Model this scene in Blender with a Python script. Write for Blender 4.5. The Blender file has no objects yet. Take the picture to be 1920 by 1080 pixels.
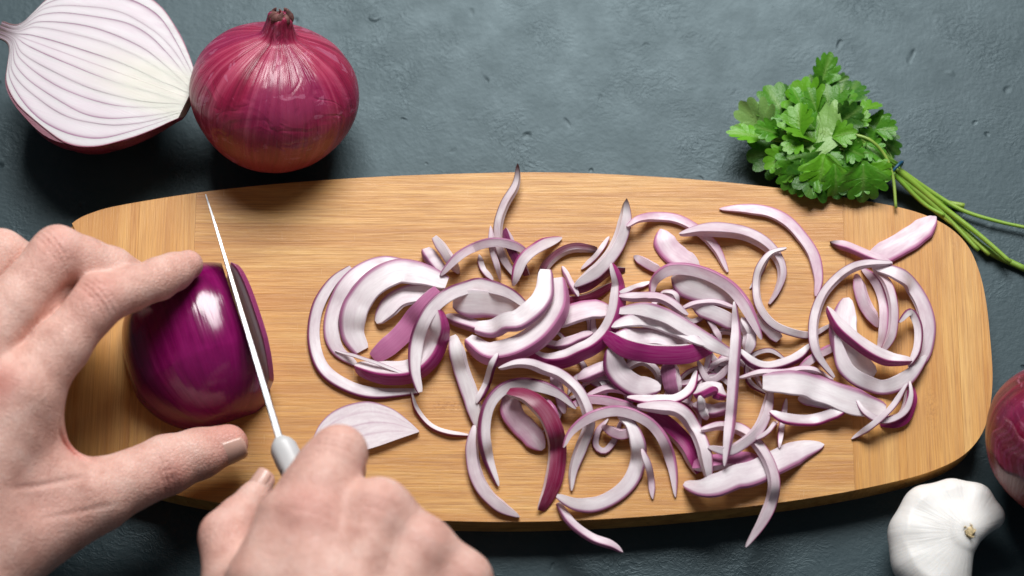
import bpy, bmesh, math, random
import numpy as np
from mathutils import Vector, Matrix

random.seed(7)
rng = np.random.default_rng(11)
S = 0.01                      # everything is authored in centimetres; the board's top is z = 0
sc = bpy.context.scene
COL = sc.collection
BOARD_T = 1.9                 # board thickness
TABLE_Z = -BOARD_T

# ------------------------------------------------------------------ camera
TILT = math.radians(18.0)
DIST = 110.0
HALF_W = 22.32
cam_d = bpy.data.cameras.new('camera')
cam = bpy.data.objects.new('camera', cam_d)
COL.objects.link(cam)
CAM = np.array([0.0, -DIST*math.sin(TILT), DIST*math.cos(TILT)])
cam.location = CAM*S
cam.rotation_euler = (TILT, 0, 0)
cam_d.sensor_width = 36.0
cam_d.lens = 18.0*DIST/HALF_W
cam_d.clip_start = 0.01
cam_d.clip_end = 50.0
cam_d.dof.use_dof = True
cam_d.dof.focus_distance = (DIST-0.6)*S
cam_d.dof.aperture_fstop = 5.0
sc.camera = cam
sc.render.resolution_x, sc.render.resolution_y = 1024, 576
sc.cycles.use_denoising = True
sc.cycles.max_bounces = 8

# ------------------------------------------------------------------ world and lights
w = bpy.data.worlds.new('World'); sc.world = w; w.use_nodes = True
w.node_tree.nodes['Background'].inputs['Color'].default_value = (0.80, 0.90, 1.0, 1)
w.node_tree.nodes['Background'].inputs['Strength'].default_value = 0.07

def area(name, loc, target, sx, sy, power, color):
    d = bpy.data.lights.new(name, 'AREA'); d.shape = 'RECTANGLE'
    d.size, d.size_y, d.energy, d.color = sx*S, sy*S, power, color
    o = bpy.data.objects.new(name, d); COL.objects.link(o)
    o.location = Vector(loc)*S
    o.rotation_euler = (Vector(target)-Vector(loc)).to_track_quat('-Z', 'Y').to_euler()
    return o
area('window_light', (7, 82, 106), (0, 6, 0), 74, 58, 27.5, (1.0, 0.985, 0.97))

vs = sc.view_settings
sc.display_settings.display_device = 'sRGB'
vs.view_transform = 'Standard'; vs.look = 'None'; vs.gamma = 1.0; vs.exposure = 0.0
vs.use_curve_mapping = False

# ------------------------------------------------------------------ pixel -> point (photo pixels, 1920 x 1080)
FPX = 960.0*DIST/HALF_W
ct, st = math.cos(TILT), math.sin(TILT)
def P(px, py, z=0.0):
    """point at height z (cm above the board's top) that the photograph shows at (px, py)"""
    x, y = (px-960.0)/FPX, -(py-540.0)/FPX
    d = np.array([x, y*ct+st, y*st-ct])
    k = (z-CAM[2])/d[2]
    return CAM+d*k
def V(p): return Vector((float(p[0]), float(p[1]), float(p[2])))

# ------------------------------------------------------------------ mesh helpers
def link(name, me, parent=None, loc=None):
    o = bpy.data.objects.new(name, me); COL.objects.link(o)
    if parent is not None: o.parent = parent
    elif loc is not None: o.location = Vector([float(c) for c in loc])*S
    return o
def empty(name, loc, label=None, cat=None, group=None, kind=None):
    o = bpy.data.objects.new(name, None); COL.objects.link(o)
    o.location = Vector([float(c) for c in loc])*S; o.empty_display_size = 0.01
    tag(o, label, cat, group, kind); o['_o'] = [float(c) for c in loc]
    return o
def tag(o, label=None, cat=None, group=None, kind=None):
    if label: o['label'] = label
    if cat: o['category'] = cat
    if group: o['group'] = group
    if kind: o['kind'] = kind
    return o
def mesh(name, verts, faces, mat, parent=None, attrs=None, smooth=True, sharp=None, color=None, org=None):
    """verts in world cm; a top-level mesh gets its origin at the middle of its base"""
    v = np.asarray(verts, dtype=float)
    if parent is not None and org is None: org = parent.get('_o', (0, 0, 0))
    if org is None: org = ((v[:, 0].min()+v[:, 0].max())/2, (v[:, 1].min()+v[:, 1].max())/2, v[:, 2].min())
    org = np.array([float(c) for c in org])
    me = bpy.data.meshes.new(name)
    me.from_pydata(((v-org)*S).tolist(), [], [tuple(int(i) for i in f) for f in faces])
    for k, a in (attrs or {}).items():
        a = np.asarray(a, dtype=np.float32)
        if a.ndim == 1:
            at = me.attributes.new(k, 'FLOAT', 'POINT'); at.data.foreach_set('value', a)
        else:
            at = me.attributes.new(k, 'FLOAT_VECTOR', 'POINT'); at.data.foreach_set('vector', a.reshape(-1))
    if smooth: me.polygons.foreach_set('use_smooth', [True]*len(me.polygons))
    if sharp: me.set_sharp_from_angle(angle=math.radians(sharp))
    me.materials.append(mat); me.update()
    o = link(name, me, parent, org)
    if parent is None: o['_o'] = [float(c) for c in org]
    if color is not None: o.color = color
    return o
def grid_faces(n, m, wrap_m=False, off=0):
    f = []
    mm = m if wrap_m else m-1
    for i in range(n-1):
        for j in range(mm):
            a = off+i*m+j; b = off+i*m+(j+1) % m
            f.append((a, b, b+m, a+m))
    return f
def catmull(pts, n):
    p = np.asarray(pts, dtype=float)
    if len(p) == 2: return p[0]+(p[1]-p[0])*np.linspace(0, 1, n)[:, None]
    q = np.vstack([2*p[0]-p[1], p, 2*p[-1]-p[-2]])
    seg = np.sqrt(np.linalg.norm(np.diff(p[:, :2], axis=0), axis=1))+1e-6
    cum = np.concatenate([[0], np.cumsum(seg**2)])
    out = []
    for s in np.linspace(0, cum[-1], n):
        i = min(max(np.searchsorted(cum, s, side='right')-1, 0), len(p)-2)
        t = (s-cum[i])/(cum[i+1]-cum[i])
        a, b, c, d = q[i:i+4]
        out.append(0.5*((2*b)+(-a+c)*t+(2*a-5*b+4*c-d)*t*t+(-a+3*b-3*c+d)*t**3))
    return np.array(out)
def vnoise(x, seed=0):
    """smooth 1-d noise, -1..1"""
    r = np.random.default_rng(seed).uniform(-1, 1, 512)
    i = np.floor(x).astype(int); f = x-i; f = f*f*(3-2*f)
    return r[i % 512]*(1-f)+r[(i+1) % 512]*f
def tube(pts, radii, n=10, flat=1.0):
    """closed tapered tube through 3-d points"""
    p = np.asarray(pts, float); m = len(p)
    T = np.gradient(p, axis=0); T /= np.linalg.norm(T, axis=1)[:, None]+1e-9
    up = np.array([0, 0, 1.0]) if abs(T[0][2]) < 0.9 else np.array([0, 1.0, 0])
    vs_, fs = [], []
    for i in range(m):
        U = np.cross(T[i], up); U /= np.linalg.norm(U)+1e-9; W = np.cross(U, T[i])
        for j in range(n):
            a = 2*math.pi*j/n
            vs_.append(p[i]+radii[i]*(U*math.cos(a)+W*math.sin(a)*flat))
    fs = grid_faces(m, n, True)
    fs.append(tuple(range(n))[::-1]); fs.append(tuple(range((m-1)*n, m*n)))
    return np.array(vs_), fs

def surface_nets(f, org, h):
    """smooth closed surface of a sampled distance field (negative inside)"""
    nx, ny, nz = f.shape
    s = f < 0
    cx, cy, cz = nx-1, ny-1, nz-1
    acc = np.zeros((cx, cy, cz, 3), np.float32); cnt = np.zeros((cx, cy, cz), np.float32)
    corners = [(i, j, k) for i in (0, 1) for j in (0, 1) for k in (0, 1)]
    for a in corners:
        for ax in range(3):
            if a[ax]: continue
            b = list(a); b[ax] = 1
            fa = f[a[0]:a[0]+cx, a[1]:a[1]+cy, a[2]:a[2]+cz]; fb = f[b[0]:b[0]+cx, b[1]:b[1]+cy, b[2]:b[2]+cz]
            m = (fa < 0) != (fb < 0)
            t = np.where(m, fa/np.where(m, fa-fb, 1), 0)
            for c in range(3):
                acc[..., c] += np.where(m, a[c]+(t if c == ax else 0), 0)
            cnt += m
    act = cnt > 0
    idx = -np.ones((cx, cy, cz), np.int64); idx[act] = np.arange(act.sum())
    ii = np.argwhere(act)
    v = (ii+acc[act]/cnt[act][:, None])*h+np.asarray(org)
    faces = []
    for ax in range(3):
        sl_a = [slice(None)]*3; sl_b = [slice(None)]*3
        sl_a[ax] = slice(0, -1); sl_b[ax] = slice(1, None)
        A = s[tuple(sl_a)]; B = s[tuple(sl_b)]
        e = np.argwhere(A != B)
        o1, o2 = (ax+1) % 3, (ax+2) % 3
        lim = (cx, cy, cz)
        ok = (e[:, o1] > 0) & (e[:, o2] > 0) & (e[:, o1] < lim[o1]) & (e[:, o2] < lim[o2])
        e = e[ok]
        def at(d1, d2):
            q = e.copy(); q[:, o1] += d1; q[:, o2] += d2
            return idx[q[:, 0], q[:, 1], q[:, 2]]
        quad = np.stack([at(-1, -1), at(0, -1), at(0, 0), at(-1, 0)], 1)
        fl = ~A[e[:, 0], e[:, 1], e[:, 2]]
        quad[fl] = quad[fl][:, ::-1]
        faces.append(quad)
    return v, np.vstack(faces)

def smin(a, b, k):
    hh = np.maximum(k-np.abs(a-b), 0)/k
    return np.minimum(a, b)-hh*hh*k*0.25
class Field:
    def __init__(self, lo, hi, h):
        self.lo, self.h = np.array(lo, float), h
        n = np.ceil((np.array(hi)-self.lo)/h).astype(int)+1
        ax = [self.lo[i]+h*np.arange(n[i]) for i in range(3)]
        self.X, self.Y, self.Z = [a.astype(np.float32) for a in np.meshgrid(*ax, indexing='ij')]
        self.d = np.full(self.X.shape, 50.0, np.float32)
    def cone(self, a, b, ra, rb):
        a = np.asarray(a, np.float32); b = np.asarray(b, np.float32); ab = b-a
        L = float(ab@ab)+1e-9
        x, y, z = self.X-a[0], self.Y-a[1], self.Z-a[2]
        t = np.clip((x*ab[0]+y*ab[1]+z*ab[2])/L, 0, 1)
        return np.sqrt((x-t*ab[0])**2+(y-t*ab[1])**2+(z-t*ab[2])**2)-(ra+(rb-ra)*t)
    def add(self, a, b, ra, rb, k=0.5): self.d = smin(self.d, self.cone(a, b, ra, rb), k)
    def chain(self, pts, rad, k=0.5):
        c = self.cone(pts[0], pts[1], rad[0], rad[1])
        for i in range(1, len(pts)-1): c = smin(c, self.cone(pts[i], pts[i+1], rad[i], rad[i+1]), 0.25)
        self.d = smin(self.d, c, k)
    def crease(self, p, axis, depth, sig, reach):
        """a groove across a joint"""
        p = np.asarray(p, float); axis = np.asarray(axis, float)/np.linalg.norm(axis)
        x, y, z = self.X-p[0], self.Y-p[1], self.Z-p[2]
        u = x*axis[0]+y*axis[1]+z*axis[2]
        r2 = x*x+y*y+z*z
        self.d += (depth*np.exp(-(u/sig)**2)*np.exp(-(r2/reach**2)**2)).astype(np.float32)
    def build(self): return surface_nets(self.d, self.lo, self.h)

# ------------------------------------------------------------------ material helpers
class NT:
    def __init__(self, name):
        self.m = bpy.data.materials.new(name); self.m.use_nodes = True
        self.t = self.m.node_tree
        self.b = self.t.nodes['Principled BSDF']
        self.out = self.t.nodes['Material Output']
    def n(self, ty, **kw):
        nd = self.t.nodes.new(ty)
        for k, v in kw.items(): setattr(nd, k, v)
        return nd
    def l(self, a, b): self.t.links.new(a, b)
    def put(self, sock, v):
        if hasattr(v, 'is_output') or isinstance(v, bpy.types.NodeSocket): self.l(v, sock)
        elif v is not None: sock.default_value = v
    def attr(self, name, vec=False):
        a = self.n('ShaderNodeAttribute', attribute_name=name)
        return a.outputs['Vector'] if vec else a.outputs['Fac']
    def mathn(self, op, a, b=0.0, clamp=False):
        m = self.n('ShaderNodeMath', operation=op, use_clamp=clamp)
        self.put(m.inputs[0], a); self.put(m.inputs[1], b); return m.outputs[0]
    def vmul(self, v, k):
        m = self.n('ShaderNodeVectorMath', operation='MULTIPLY')
        self.put(m.inputs[0], v); self.put(m.inputs[1], k); return m.outputs[0]
    def noise(self, vec, scale=1.0, detail=3.0, rough=0.5, dist=0.0):
        m = self.n('ShaderNodeTexNoise')
        self.put(m.inputs['Vector'], vec); m.inputs['Scale'].default_value = scale
        m.inputs['Detail'].default_value = detail; m.inputs['Roughness'].default_value = rough
        m.inputs['Distortion'].default_value = dist
        return m.outputs['Fac']
    def voro(self, vec, scale, feature='F1', rnd=1.0):
        m = self.n('ShaderNodeTexVoronoi', feature=feature)
        self.put(m.inputs['Vector'], vec); m.inputs['Scale'].default_value = scale; m.inputs['Randomness'].default_value = rnd
        return m.outputs['Distance']
    def ramp(self, f, stops, interp='LINEAR'):
        m = self.n('ShaderNodeValToRGB'); r = m.color_ramp; r.interpolation = interp
        while len(r.elements) < len(stops): r.elements.new(0.5)
        for e, (p, c) in zip(r.elements, stops):
            e.position = p; e.color = (c, c, c, 1) if isinstance(c, (int, float)) else tuple(c)+(1,)
        self.put(m.inputs[0], f); return m.outputs['Color']
    def rng(self, f, a, b, c=0.0, d=1.0):
        m = self.n('ShaderNodeMapRange'); self.put(m.inputs[0], f)
        for i, x in enumerate((a, b, c, d)): m.inputs[1+i].default_value = x
        return m.outputs[0]
    def mix(self, f, a, b, mode='MIX'):
        m = self.n('ShaderNodeMix', data_type='RGBA', blend_type=mode)
        self.put(m.inputs[0], f)
        for s, v in ((m.inputs[6], a), (m.inputs[7], b)):
            self.put(s, tuple(v)+(1,) if isinstance(v, tuple) and len(v) == 3 else v)
        return m.outputs[2]
    def bump(self, h, strength, dist, prev=None):
        m = self.n('ShaderNodeBump'); m.inputs['Strength'].default_value = strength; m.inputs['Distance'].default_value = dist
        self.put(m.inputs['Height'], h)
        if prev is not None: self.l(prev, m.inputs['Normal'])
        return m.outputs[0]
    def objcoord(self): return self.n('ShaderNodeTexCoord').outputs['Object']
    def info(self): return self.n('ShaderNodeObjectInfo')
    def fin(self, color=None, rough=None, normal=None, sss=0.0, rad=(0.004, 0.002, 0.0015), spec=0.5, **kw):
        b = self.b
        if color is not None: self.put(b.inputs['Base Color'], tuple(color)+(1,) if isinstance(color, tuple) and len(color) == 3 else color)
        if rough is not None: self.put(b.inputs['Roughness'], rough)
        if normal is not None: self.l(normal, b.inputs['Normal'])
        b.inputs['Specular IOR Level'].default_value = spec
        if sss:
            b.inputs['Subsurface Weight'].default_value = sss
            b.inputs['Subsurface Radius'].default_value = rad
            b.inputs['Subsurface Scale'].default_value = 1.0
        for k, v in kw.items(): self.put(b.inputs[k.replace('_', ' ')], v)
        return self.m

# ------------------------------------------------------------------ materials
def m_table():
    t = NT('plaster_table'); v = t.objcoord()
    big = t.noise(v, 7.0, 4, 0.6); mid = t.noise(v, 60.0, 5, 0.6); fine = t.noise(v, 330.0, 4, 0.65)
    warp = t.n('ShaderNodeVectorMath', operation='ADD'); t.l(v, warp.inputs[0])
    nz = t.n('ShaderNodeTexNoise'); t.l(v, nz.inputs['Vector']); nz.inputs['Scale'].default_value = 45
    t.l(t.vmul(nz.outputs['Color'], (0.02, 0.02, 0.02)), warp.inputs[1])
    ridge = t.noise(t.vmul(warp.outputs[0], (1.0, 1.4, 1.0)), 230.0, 3, 0.6)
    ridge = t.mathn('ABSOLUTE', t.mathn('SUBTRACT', ridge, 0.5))
    ridge = t.rng(ridge, 0.0, 0.10, 1.0, 0.0)
    mask = t.rng(t.noise(v, 22.0, 3, 0.6), 0.44, 0.66)
    ridge = t.mathn('MULTIPLY', ridge, mask)
    pit = t.rng(t.voro(warp.outputs[0], 75.0), 0.0, 0.16, 1.0, 0.0)
    pit = t.mathn('MULTIPLY', pit, t.rng(t.noise(v, 38.0, 2), 0.50, 0.62))
    blob = t.rng(t.voro(t.vmul(warp.outputs[0], (0.8, 1.3, 1.0)), 42.0), 0.0, 0.13, 1.0, 0.0)
    blob = t.mathn('MULTIPLY', blob, t.rng(t.noise(v, 17.0, 2), 0.52, 0.60))
    c = t.ramp(big, [(0.3, (0.012, 0.023, 0.029)), (0.52, (0.018, 0.033, 0.040)), (0.72, (0.028, 0.046, 0.054))])
    c = t.mix(t.mathn('MULTIPLY', t.rng(mid, 0.35, 0.75), 0.35), c, (0.036, 0.054, 0.060))
    c = t.mix(t.mathn('MULTIPLY', pit, 0.6), c, (0.008, 0.012, 0.014))
    c = t.mix(t.mathn('MULTIPLY', blob, 0.35), c, (0.11, 0.14, 0.15))
    b1 = t.bump(mid, 0.07, 0.0008)
    b2 = t.bump(ridge, 0.28, 0.0003, b1)
    b3 = t.bump(t.mathn('SUBTRACT', blob, pit), 0.7, 0.0009, b2)
    b4 = t.bump(fine, 0.26, 0.0005, b3)
    return t.fin(c, t.rng(mid, 0.3, 0.7, 0.40, 0.50), b4, spec=0.52, Specular_Tint=(0.74, 0.93, 1.0, 1.0))

def m_bamboo(name, light):
    t = NT(name); o = t.attr('oc', True)      # oc.x runs along the grain (cm), oc.y across
    sep = t.n('ShaderNodeSeparateXYZ'); t.l(o, sep.inputs[0])
    wob = t.noise(t.vmul(o, (0.10, 0.25, 1.0)), 1.0, 2)
    ac = t.mathn('ADD', sep.outputs[1], t.mathn('MULTIPLY', wob, 0.25))
    comb = t.n('ShaderNodeCombineXYZ'); t.l(sep.outputs[0], comb.inputs[0]); t.l(ac, comb.inputs[1]); t.l(sep.outputs[2], comb.inputs[2])
    q = comb.outputs[0]
    cell = t.mathn('FLOOR', t.mathn('DIVIDE', ac, 0.62))
    wn = t.n('ShaderNodeTexWhiteNoise', noise_dimensions='1D'); t.l(t.mathn('ADD', cell, t.mathn('MULTIPLY', t.info().outputs['Random'], 77.0)), wn.inputs['W'])
    s1 = t.noise(t.vmul(q, (0.06, 1.5, 1.0)), 1.0, 5, 0.7)
    s2 = t.noise(t.vmul(q, (0.35, 13.0, 1.0)), 1.0, 3, 0.6)
    s3 = t.noise(t.vmul(q, (0.8, 42.0, 1.0)), 1.0, 2, 0.6)
    s4 = t.noise(t.vmul(q, (0.07, 0.45, 1.0)), 1.0, 3, 0.6)
    c = t.ramp(s1, [(0.28, (0.44, 0.180, 0.036)), (0.47, (0.66, 0.330, 0.080)), (0.66, (0.79, 0.470, 0.150))])
    c = t.mix(t.mathn('MULTIPLY', t.rng(s2, 0.42, 0.72), 0.78), c, (0.36, 0.155, 0.045))
    c = t.mix(t.mathn('MULTIPLY', t.rng(s3, 0.53, 0.72), 0.66), c, (0.29, 0.115, 0.030))
    c = t.mix(t.mathn('MULTIPLY', t.rng(s3, 0.42, 0.26), 0.40), c, (0.76, 0.49, 0.19))
    c = t.mix(t.rng(wn.outputs['Value'], 0, 1, 0.0, 0.26), c, (0.74, 0.45, 0.155) if light else (0.42, 0.175, 0.04))
    c = t.mix(t.mathn('MULTIPLY', t.rng(s4, 0.45, 0.68), 0.60), c, (0.46, 0.185, 0.042))
    c = t.mix(t.rng(t.info().outputs['Random'], 0, 1, 0.0, 0.34), c, (0.52, 0.225, 0.048))
    # growth nodes of the cane: short speckled bands across some strips
    nd = t.voro(t.vmul(q, (0.085, 0.30, 1.0)), 1.0)
    nd = t.rng(nd, 0.02, 0.13, 1.0, 0.0)
    spk = t.rng(t.noise(t.vmul(q, (7.0, 9.0, 1.0)), 1.0, 3, 0.7), 0.46, 0.62)
    c = t.mix(t.mathn('MULTIPLY', t.mathn('MULTIPLY', nd, spk), 0.75), c, (0.30, 0.11, 0.028))
    # glue lines
    fr = t.mathn('FRACT', t.mathn('DIVIDE', ac, 0.62)); gl = t.rng(fr, 0.0, 0.06, 1.0, 0.0)
    c = t.mix(t.mathn('MULTIPLY', gl, 0.30), c, (0.25, 0.10, 0.03))
    # knife cuts
    kc = t.noise(t.vmul(q, (1.1, 30.0, 1.0)) if light else t.vmul(q, (26.0, 0.9, 1.0)), 1.0, 1, 0.5)
    kc = t.mathn('MULTIPLY', t.rng(kc, 0.735, 0.76), t.rng(t.noise(q, 0.25, 1), 0.45, 0.6))
    c = t.mix(t.mathn('MULTIPLY', kc, 0.55), c, (0.72, 0.53, 0.30))
    b = t.bump(t.mathn('SUBTRACT', t.mathn('MULTIPLY', s3, 0.5), t.mathn('ADD', t.mathn('MULTIPLY', s2, 0.5), kc)), 0.30, 0.0006)
    return t.fin(c, t.rng(s2, 0.3, 0.7, 0.34, 0.48), b, spec=0.45)

def m_slice(name='onion_flesh', trans=0.14, clear_lo=0.05, clear_hi=0.26, sss=0.0, white=(1.0, 0.985, 0.99)):
    """wet, translucent onion flesh; the outer face of each strip carries the purple skin"""
    t = NT(name); inf = t.info(); o = t.attr('oc', True)
    s, dry = t.attr('skin'), t.attr('dry')
    fib = t.noise(t.vmul(o, (0.5, 9.0, 9.0)), 1.0, 3, 0.6)
    blot = t.noise(t.vmul(o, (0.8, 1.2, 1.2)), 1.0, 3, 0.6)
    tint = t.mix(0.68, inf.outputs['Color'], (1.0, 0.77, 0.88))
    flesh = t.mix(t.mathn('MULTIPLY', inf.outputs['Alpha'], t.rng(blot, 0.3, 0.7, 0.45, 1.25), clamp=True), white, tint)
    flesh = t.mix(t.mathn('MULTIPLY', t.rng(fib, 0.45, 0.75), 0.14), flesh, t.mix(0.5, tint, (0.78, 0.70, 0.77)))
    skin = t.mix(t.mathn('MULTIPLY', t.rng(fib, 0.35, 0.75), 0.40), inf.outputs['Color'], t.mix(0.40, inf.outputs['Color'], (0.75, 0.45, 0.65)))
    sf = t.mathn('ADD', s, t.mathn('MULTIPLY', t.mathn('SUBTRACT', fib, 0.5), 0.20))
    f = t.ramp(sf, [(0.05, 0.0), (0.25, 0.22), (0.50, 0.75), (0.75, 1.0)])
    flesh = t.mix(t.mathn('MULTIPLY', t.attr('cream'), 0.85), flesh, (0.63, 0.61, 0.53))
    c = t.mix(f, flesh, skin)
    c = t.mix(dry, c, (0.045, 0.012, 0.012))
    b = t.bump(fib, 0.14, 0.0004)
    t.fin(c, t.rng(blot, 0.3, 0.7, 0.28, 0.46), b, spec=0.40, sss=sss, rad=(0.006, 0.0045, 0.0055))
    tr = t.n('ShaderNodeBsdfTranslucent'); t.l(c, tr.inputs['Color'])
    m1 = t.n('ShaderNodeMixShader'); m1.inputs[0].default_value = trans
    t.l(t.b.outputs[0], m1.inputs[1]); t.l(tr.outputs[0], m1.inputs[2])
    tp = t.n('ShaderNodeBsdfTransparent'); t.l(t.mix(0.5, c, (0.95, 0.92, 0.95)), tp.inputs['Color'])
    m2 = t.n('ShaderNodeMixShader')
    clear = t.mathn('MULTIPLY', t.mathn('SUBTRACT', 1.0, f), t.mathn('SUBTRACT', 1.0, dry))
    t.l(t.mathn('MULTIPLY', clear, t.rng(blot, 0.3, 0.7, clear_lo, clear_hi)), m2.inputs[0])
    t.l(m1.outputs[0], m2.inputs[1]); t.l(tp.outputs[0], m2.inputs[2]); t.l(m2.outputs[0], t.out.inputs['Surface'])
    return t.m

def m_bulb(name, deep, mid, pale, papery):
    t = NT(name); o = t.attr('oc', True)      # oc: (cos a, sin a, height)
    st1 = t.noise(t.vmul(o, (9.0, 9.0, 0.16)), 1.0, 4, 0.6)
    st2 = t.noise(t.vmul(o, (30.0, 30.0, 0.35)), 1.0, 3, 0.6)
    bl = t.noise(t.vmul(o, (1.4, 1.4, 0.45)), 1.0, 4, 0.55, 0.4)
    c = t.ramp(st1, [(0.28, deep), (0.50, mid), (0.74, pale)])
    c = t.mix(t.mathn('MULTIPLY', t.rng(st2, 0.48, 0.72), 0.45), c, deep)
    c = t.mix(t.mathn('MULTIPLY', t.rng(bl, 0.50, 0.72), 0.50), c, pale)
    sep = t.n('ShaderNodeSeparateXYZ'); t.l(o, sep.inputs[0])
    if papery:
        low = t.rng(t.mathn('ADD', sep.outputs[2], t.mathn('MULTIPLY', t.mathn('SUBTRACT', bl, 0.5), 3.0)), -0.1, -2.0)
        c = t.mix(t.mathn('MULTIPLY', low, 0.45), c, t.mix(st2, (0.22, 0.028, 0.010), (0.36, 0.09, 0.022)))
        c = t.mix(t.mathn('MULTIPLY', t.rng(t.noise(t.vmul(o, (0.9, 0.9, 0.25)), 1.0, 2, 0.5), 0.50, 0.66), 0.40), c, t.mix(st2, (0.10, 0.004, 0.045), (0.27, 0.03, 0.14)))
        tear = t.rng(t.noise(t.vmul(o, (2.2, 2.2, 0.9)), 1.0, 5, 0.65, 1.2), 0.585, 0.60)
        c = t.mix(t.mathn('MULTIPLY', tear, 0.40), c, (0.50, 0.17, 0.28))
        wr = t.noise(t.vmul(o, (1.5, 1.5, 0.55)), 1.0, 2, 0.5, 1.0)
        wr = t.mathn('ABSOLUTE', t.mathn('SUBTRACT', wr, 0.5))
        b = t.bump(t.mathn('MULTIPLY', t.rng(wr, 0.0, 0.07), t.rng(bl, 0.42, 0.6)), 0.30, 0.0010)
        b = t.bump(st1, 0.50, 0.0016, b)
        b = t.bump(st2, 0.35, 0.0006, b)
        return t.fin(c, t.rng(bl, 0.3, 0.7, 0.40, 0.29), b, spec=0.55, sss=0.08, rad=(0.003, 0.001, 0.001))
    c = t.mix(t.rng(sep.outputs[2], 1.2, 3.2, 0.0, 0.55), c, pale)
    b = t.bump(st1, 0.22, 0.0010); b = t.bump(st2, 0.20, 0.0004, b)
    return t.fin(c, 0.16, b, spec=0.6, sss=0.12, rad=(0.004, 0.001, 0.002))

def m_skin():
    t = NT('human_skin'); v = t.objcoord(); red = t.attr('red')
    bl = t.noise(v, 75.0, 5, 0.68); fine = t.noise(v, 420.0, 3, 0.6)
    c = t.ramp(bl, [(0.30, (0.56, 0.300, 0.245)), (0.50, (0.70, 0.425, 0.355)), (0.72, (0.77, 0.53, 0.46))])
    c = t.mix(t.mathn('MULTIPLY', red, t.rng(bl, 0.25, 0.7, 0.85, 1.4), clamp=True), c, (0.62, 0.24, 0.20))
    c = t.mix(t.mathn('MULTIPLY', t.rng(fine, 0.5, 0.75), 0.22), c, (0.56, 0.33, 0.28))
    cr = t.voro(t.vmul(v, (1.0, 1.5, 1.0)), 520.0, 'DISTANCE_TO_EDGE')
    b = t.bump(t.rng(cr, 0.0, 0.18), 0.40, 0.0005)
    b = t.bump(bl, 0.35, 0.0016, b)
    return t.fin(c, t.rng(fine, 0.3, 0.7, 0.42, 0.55), b, sss=0.25, rad=(0.006, 0.003, 0.002), spec=0.4)

def m_simple(name, color, rough, metal=0.0, spec=0.5, noise_scale=None, amt=0.2, bump=0.0, sss=0.0, rad=(0.004, 0.003, 0.002)):
    t = NT(name); c = color; nrm = None
    if noise_scale:
        nz = t.noise(t.objcoord(), noise_scale, 4, 0.6)
        c = t.mix(t.rng(nz, 0.3, 0.7), tuple(x*(1-amt) for x in color), tuple(min(1, x*(1+amt)) for x in color))
        if bump: nrm = t.bump(nz, bump, 0.001)
    return t.fin(c, rough, nrm, sss=sss, rad=rad, spec=spec, Metallic=metal)

def m_steel():
    t = NT('brushed_steel'); v = t.objcoord()
    nz = t.noise(t.vmul(v, (3.0, 3.0, 60.0)), 10.0, 3, 0.6)
    return t.fin(t.mix(nz, (0.46, 0.48, 0.50), (0.62, 0.64, 0.66)), t.rng(nz, 0.3, 0.7, 0.26, 0.40), t.bump(nz, 0.05, 0.0003), Metallic=1.0)

def m_leaf():
    t = NT('parsley_leaf'); inf = t.info(); o = t.attr('oc', True); ve = t.attr('vein')
    nz = t.noise(o, 3.0, 4, 0.6)
    c = t.mix(t.rng(nz, 0.3, 0.7, 0.0, 0.5), inf.outputs['Color'], t.mix(0.5, inf.outputs['Color'], (0.20, 0.44, 0.04)))
    c = t.mix(t.mathn('MULTIPLY', ve, 0.45), c, (0.30, 0.48, 0.12))
    b = t.bump(t.mathn('SUBTRACT', t.mathn('MULTIPLY', nz, 0.6), ve), 0.45, 0.0010)
    m = t.fin(c, 0.38, b, spec=0.45)
    tr = t.n('ShaderNodeBsdfTranslucent'); t.l(c, tr.inputs['Color'])
    mx = t.n('ShaderNodeMixShader'); mx.inputs[0].default_value = 0.30
    t.l(t.b.outputs[0], mx.inputs[1]); t.l(tr.outputs[0], mx.inputs[2]); t.l(mx.outputs[0], t.out.inputs['Surface'])
    return m

def m_stem():
    t = NT('parsley_stem'); v = t.objcoord(); inf = t.info()
    nz = t.noise(v, 90.0, 3, 0.6)
    return t.fin(t.mix(t.rng(nz, 0.3, 0.7, 0, 0.6), inf.outputs['Color'], (0.36, 0.47, 0.10)), 0.35, t.bump(nz, 0.2, 0.0005), sss=0.2, rad=(0.002, 0.003, 0.001))

def m_garlic():
    t = NT('garlic_paper'); v = t.objcoord(); o = t.attr('oc', True)
    nz = t.noise(v, 70.0, 4, 0.6)
    ln = t.noise(t.vmul(o, (14.0, 14.0, 0.5)), 1.0, 3, 0.6)
    c = t.mix(t.rng(nz, 0.3, 0.7), (0.74, 0.725, 0.70), (0.83, 0.825, 0.81))
    c = t.mix(t.mathn('MULTIPLY', t.rng(ln, 0.5, 0.72), 0.14), c, (0.66, 0.60, 0.56))
    b = t.bump(ln, 0.25, 0.0010); b = t.bump(nz, 0.25, 0.0010, b)
    return t.fin(c, 0.45, b, sss=0.25, rad=(0.004, 0.0035, 0.003), spec=0.4)

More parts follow.
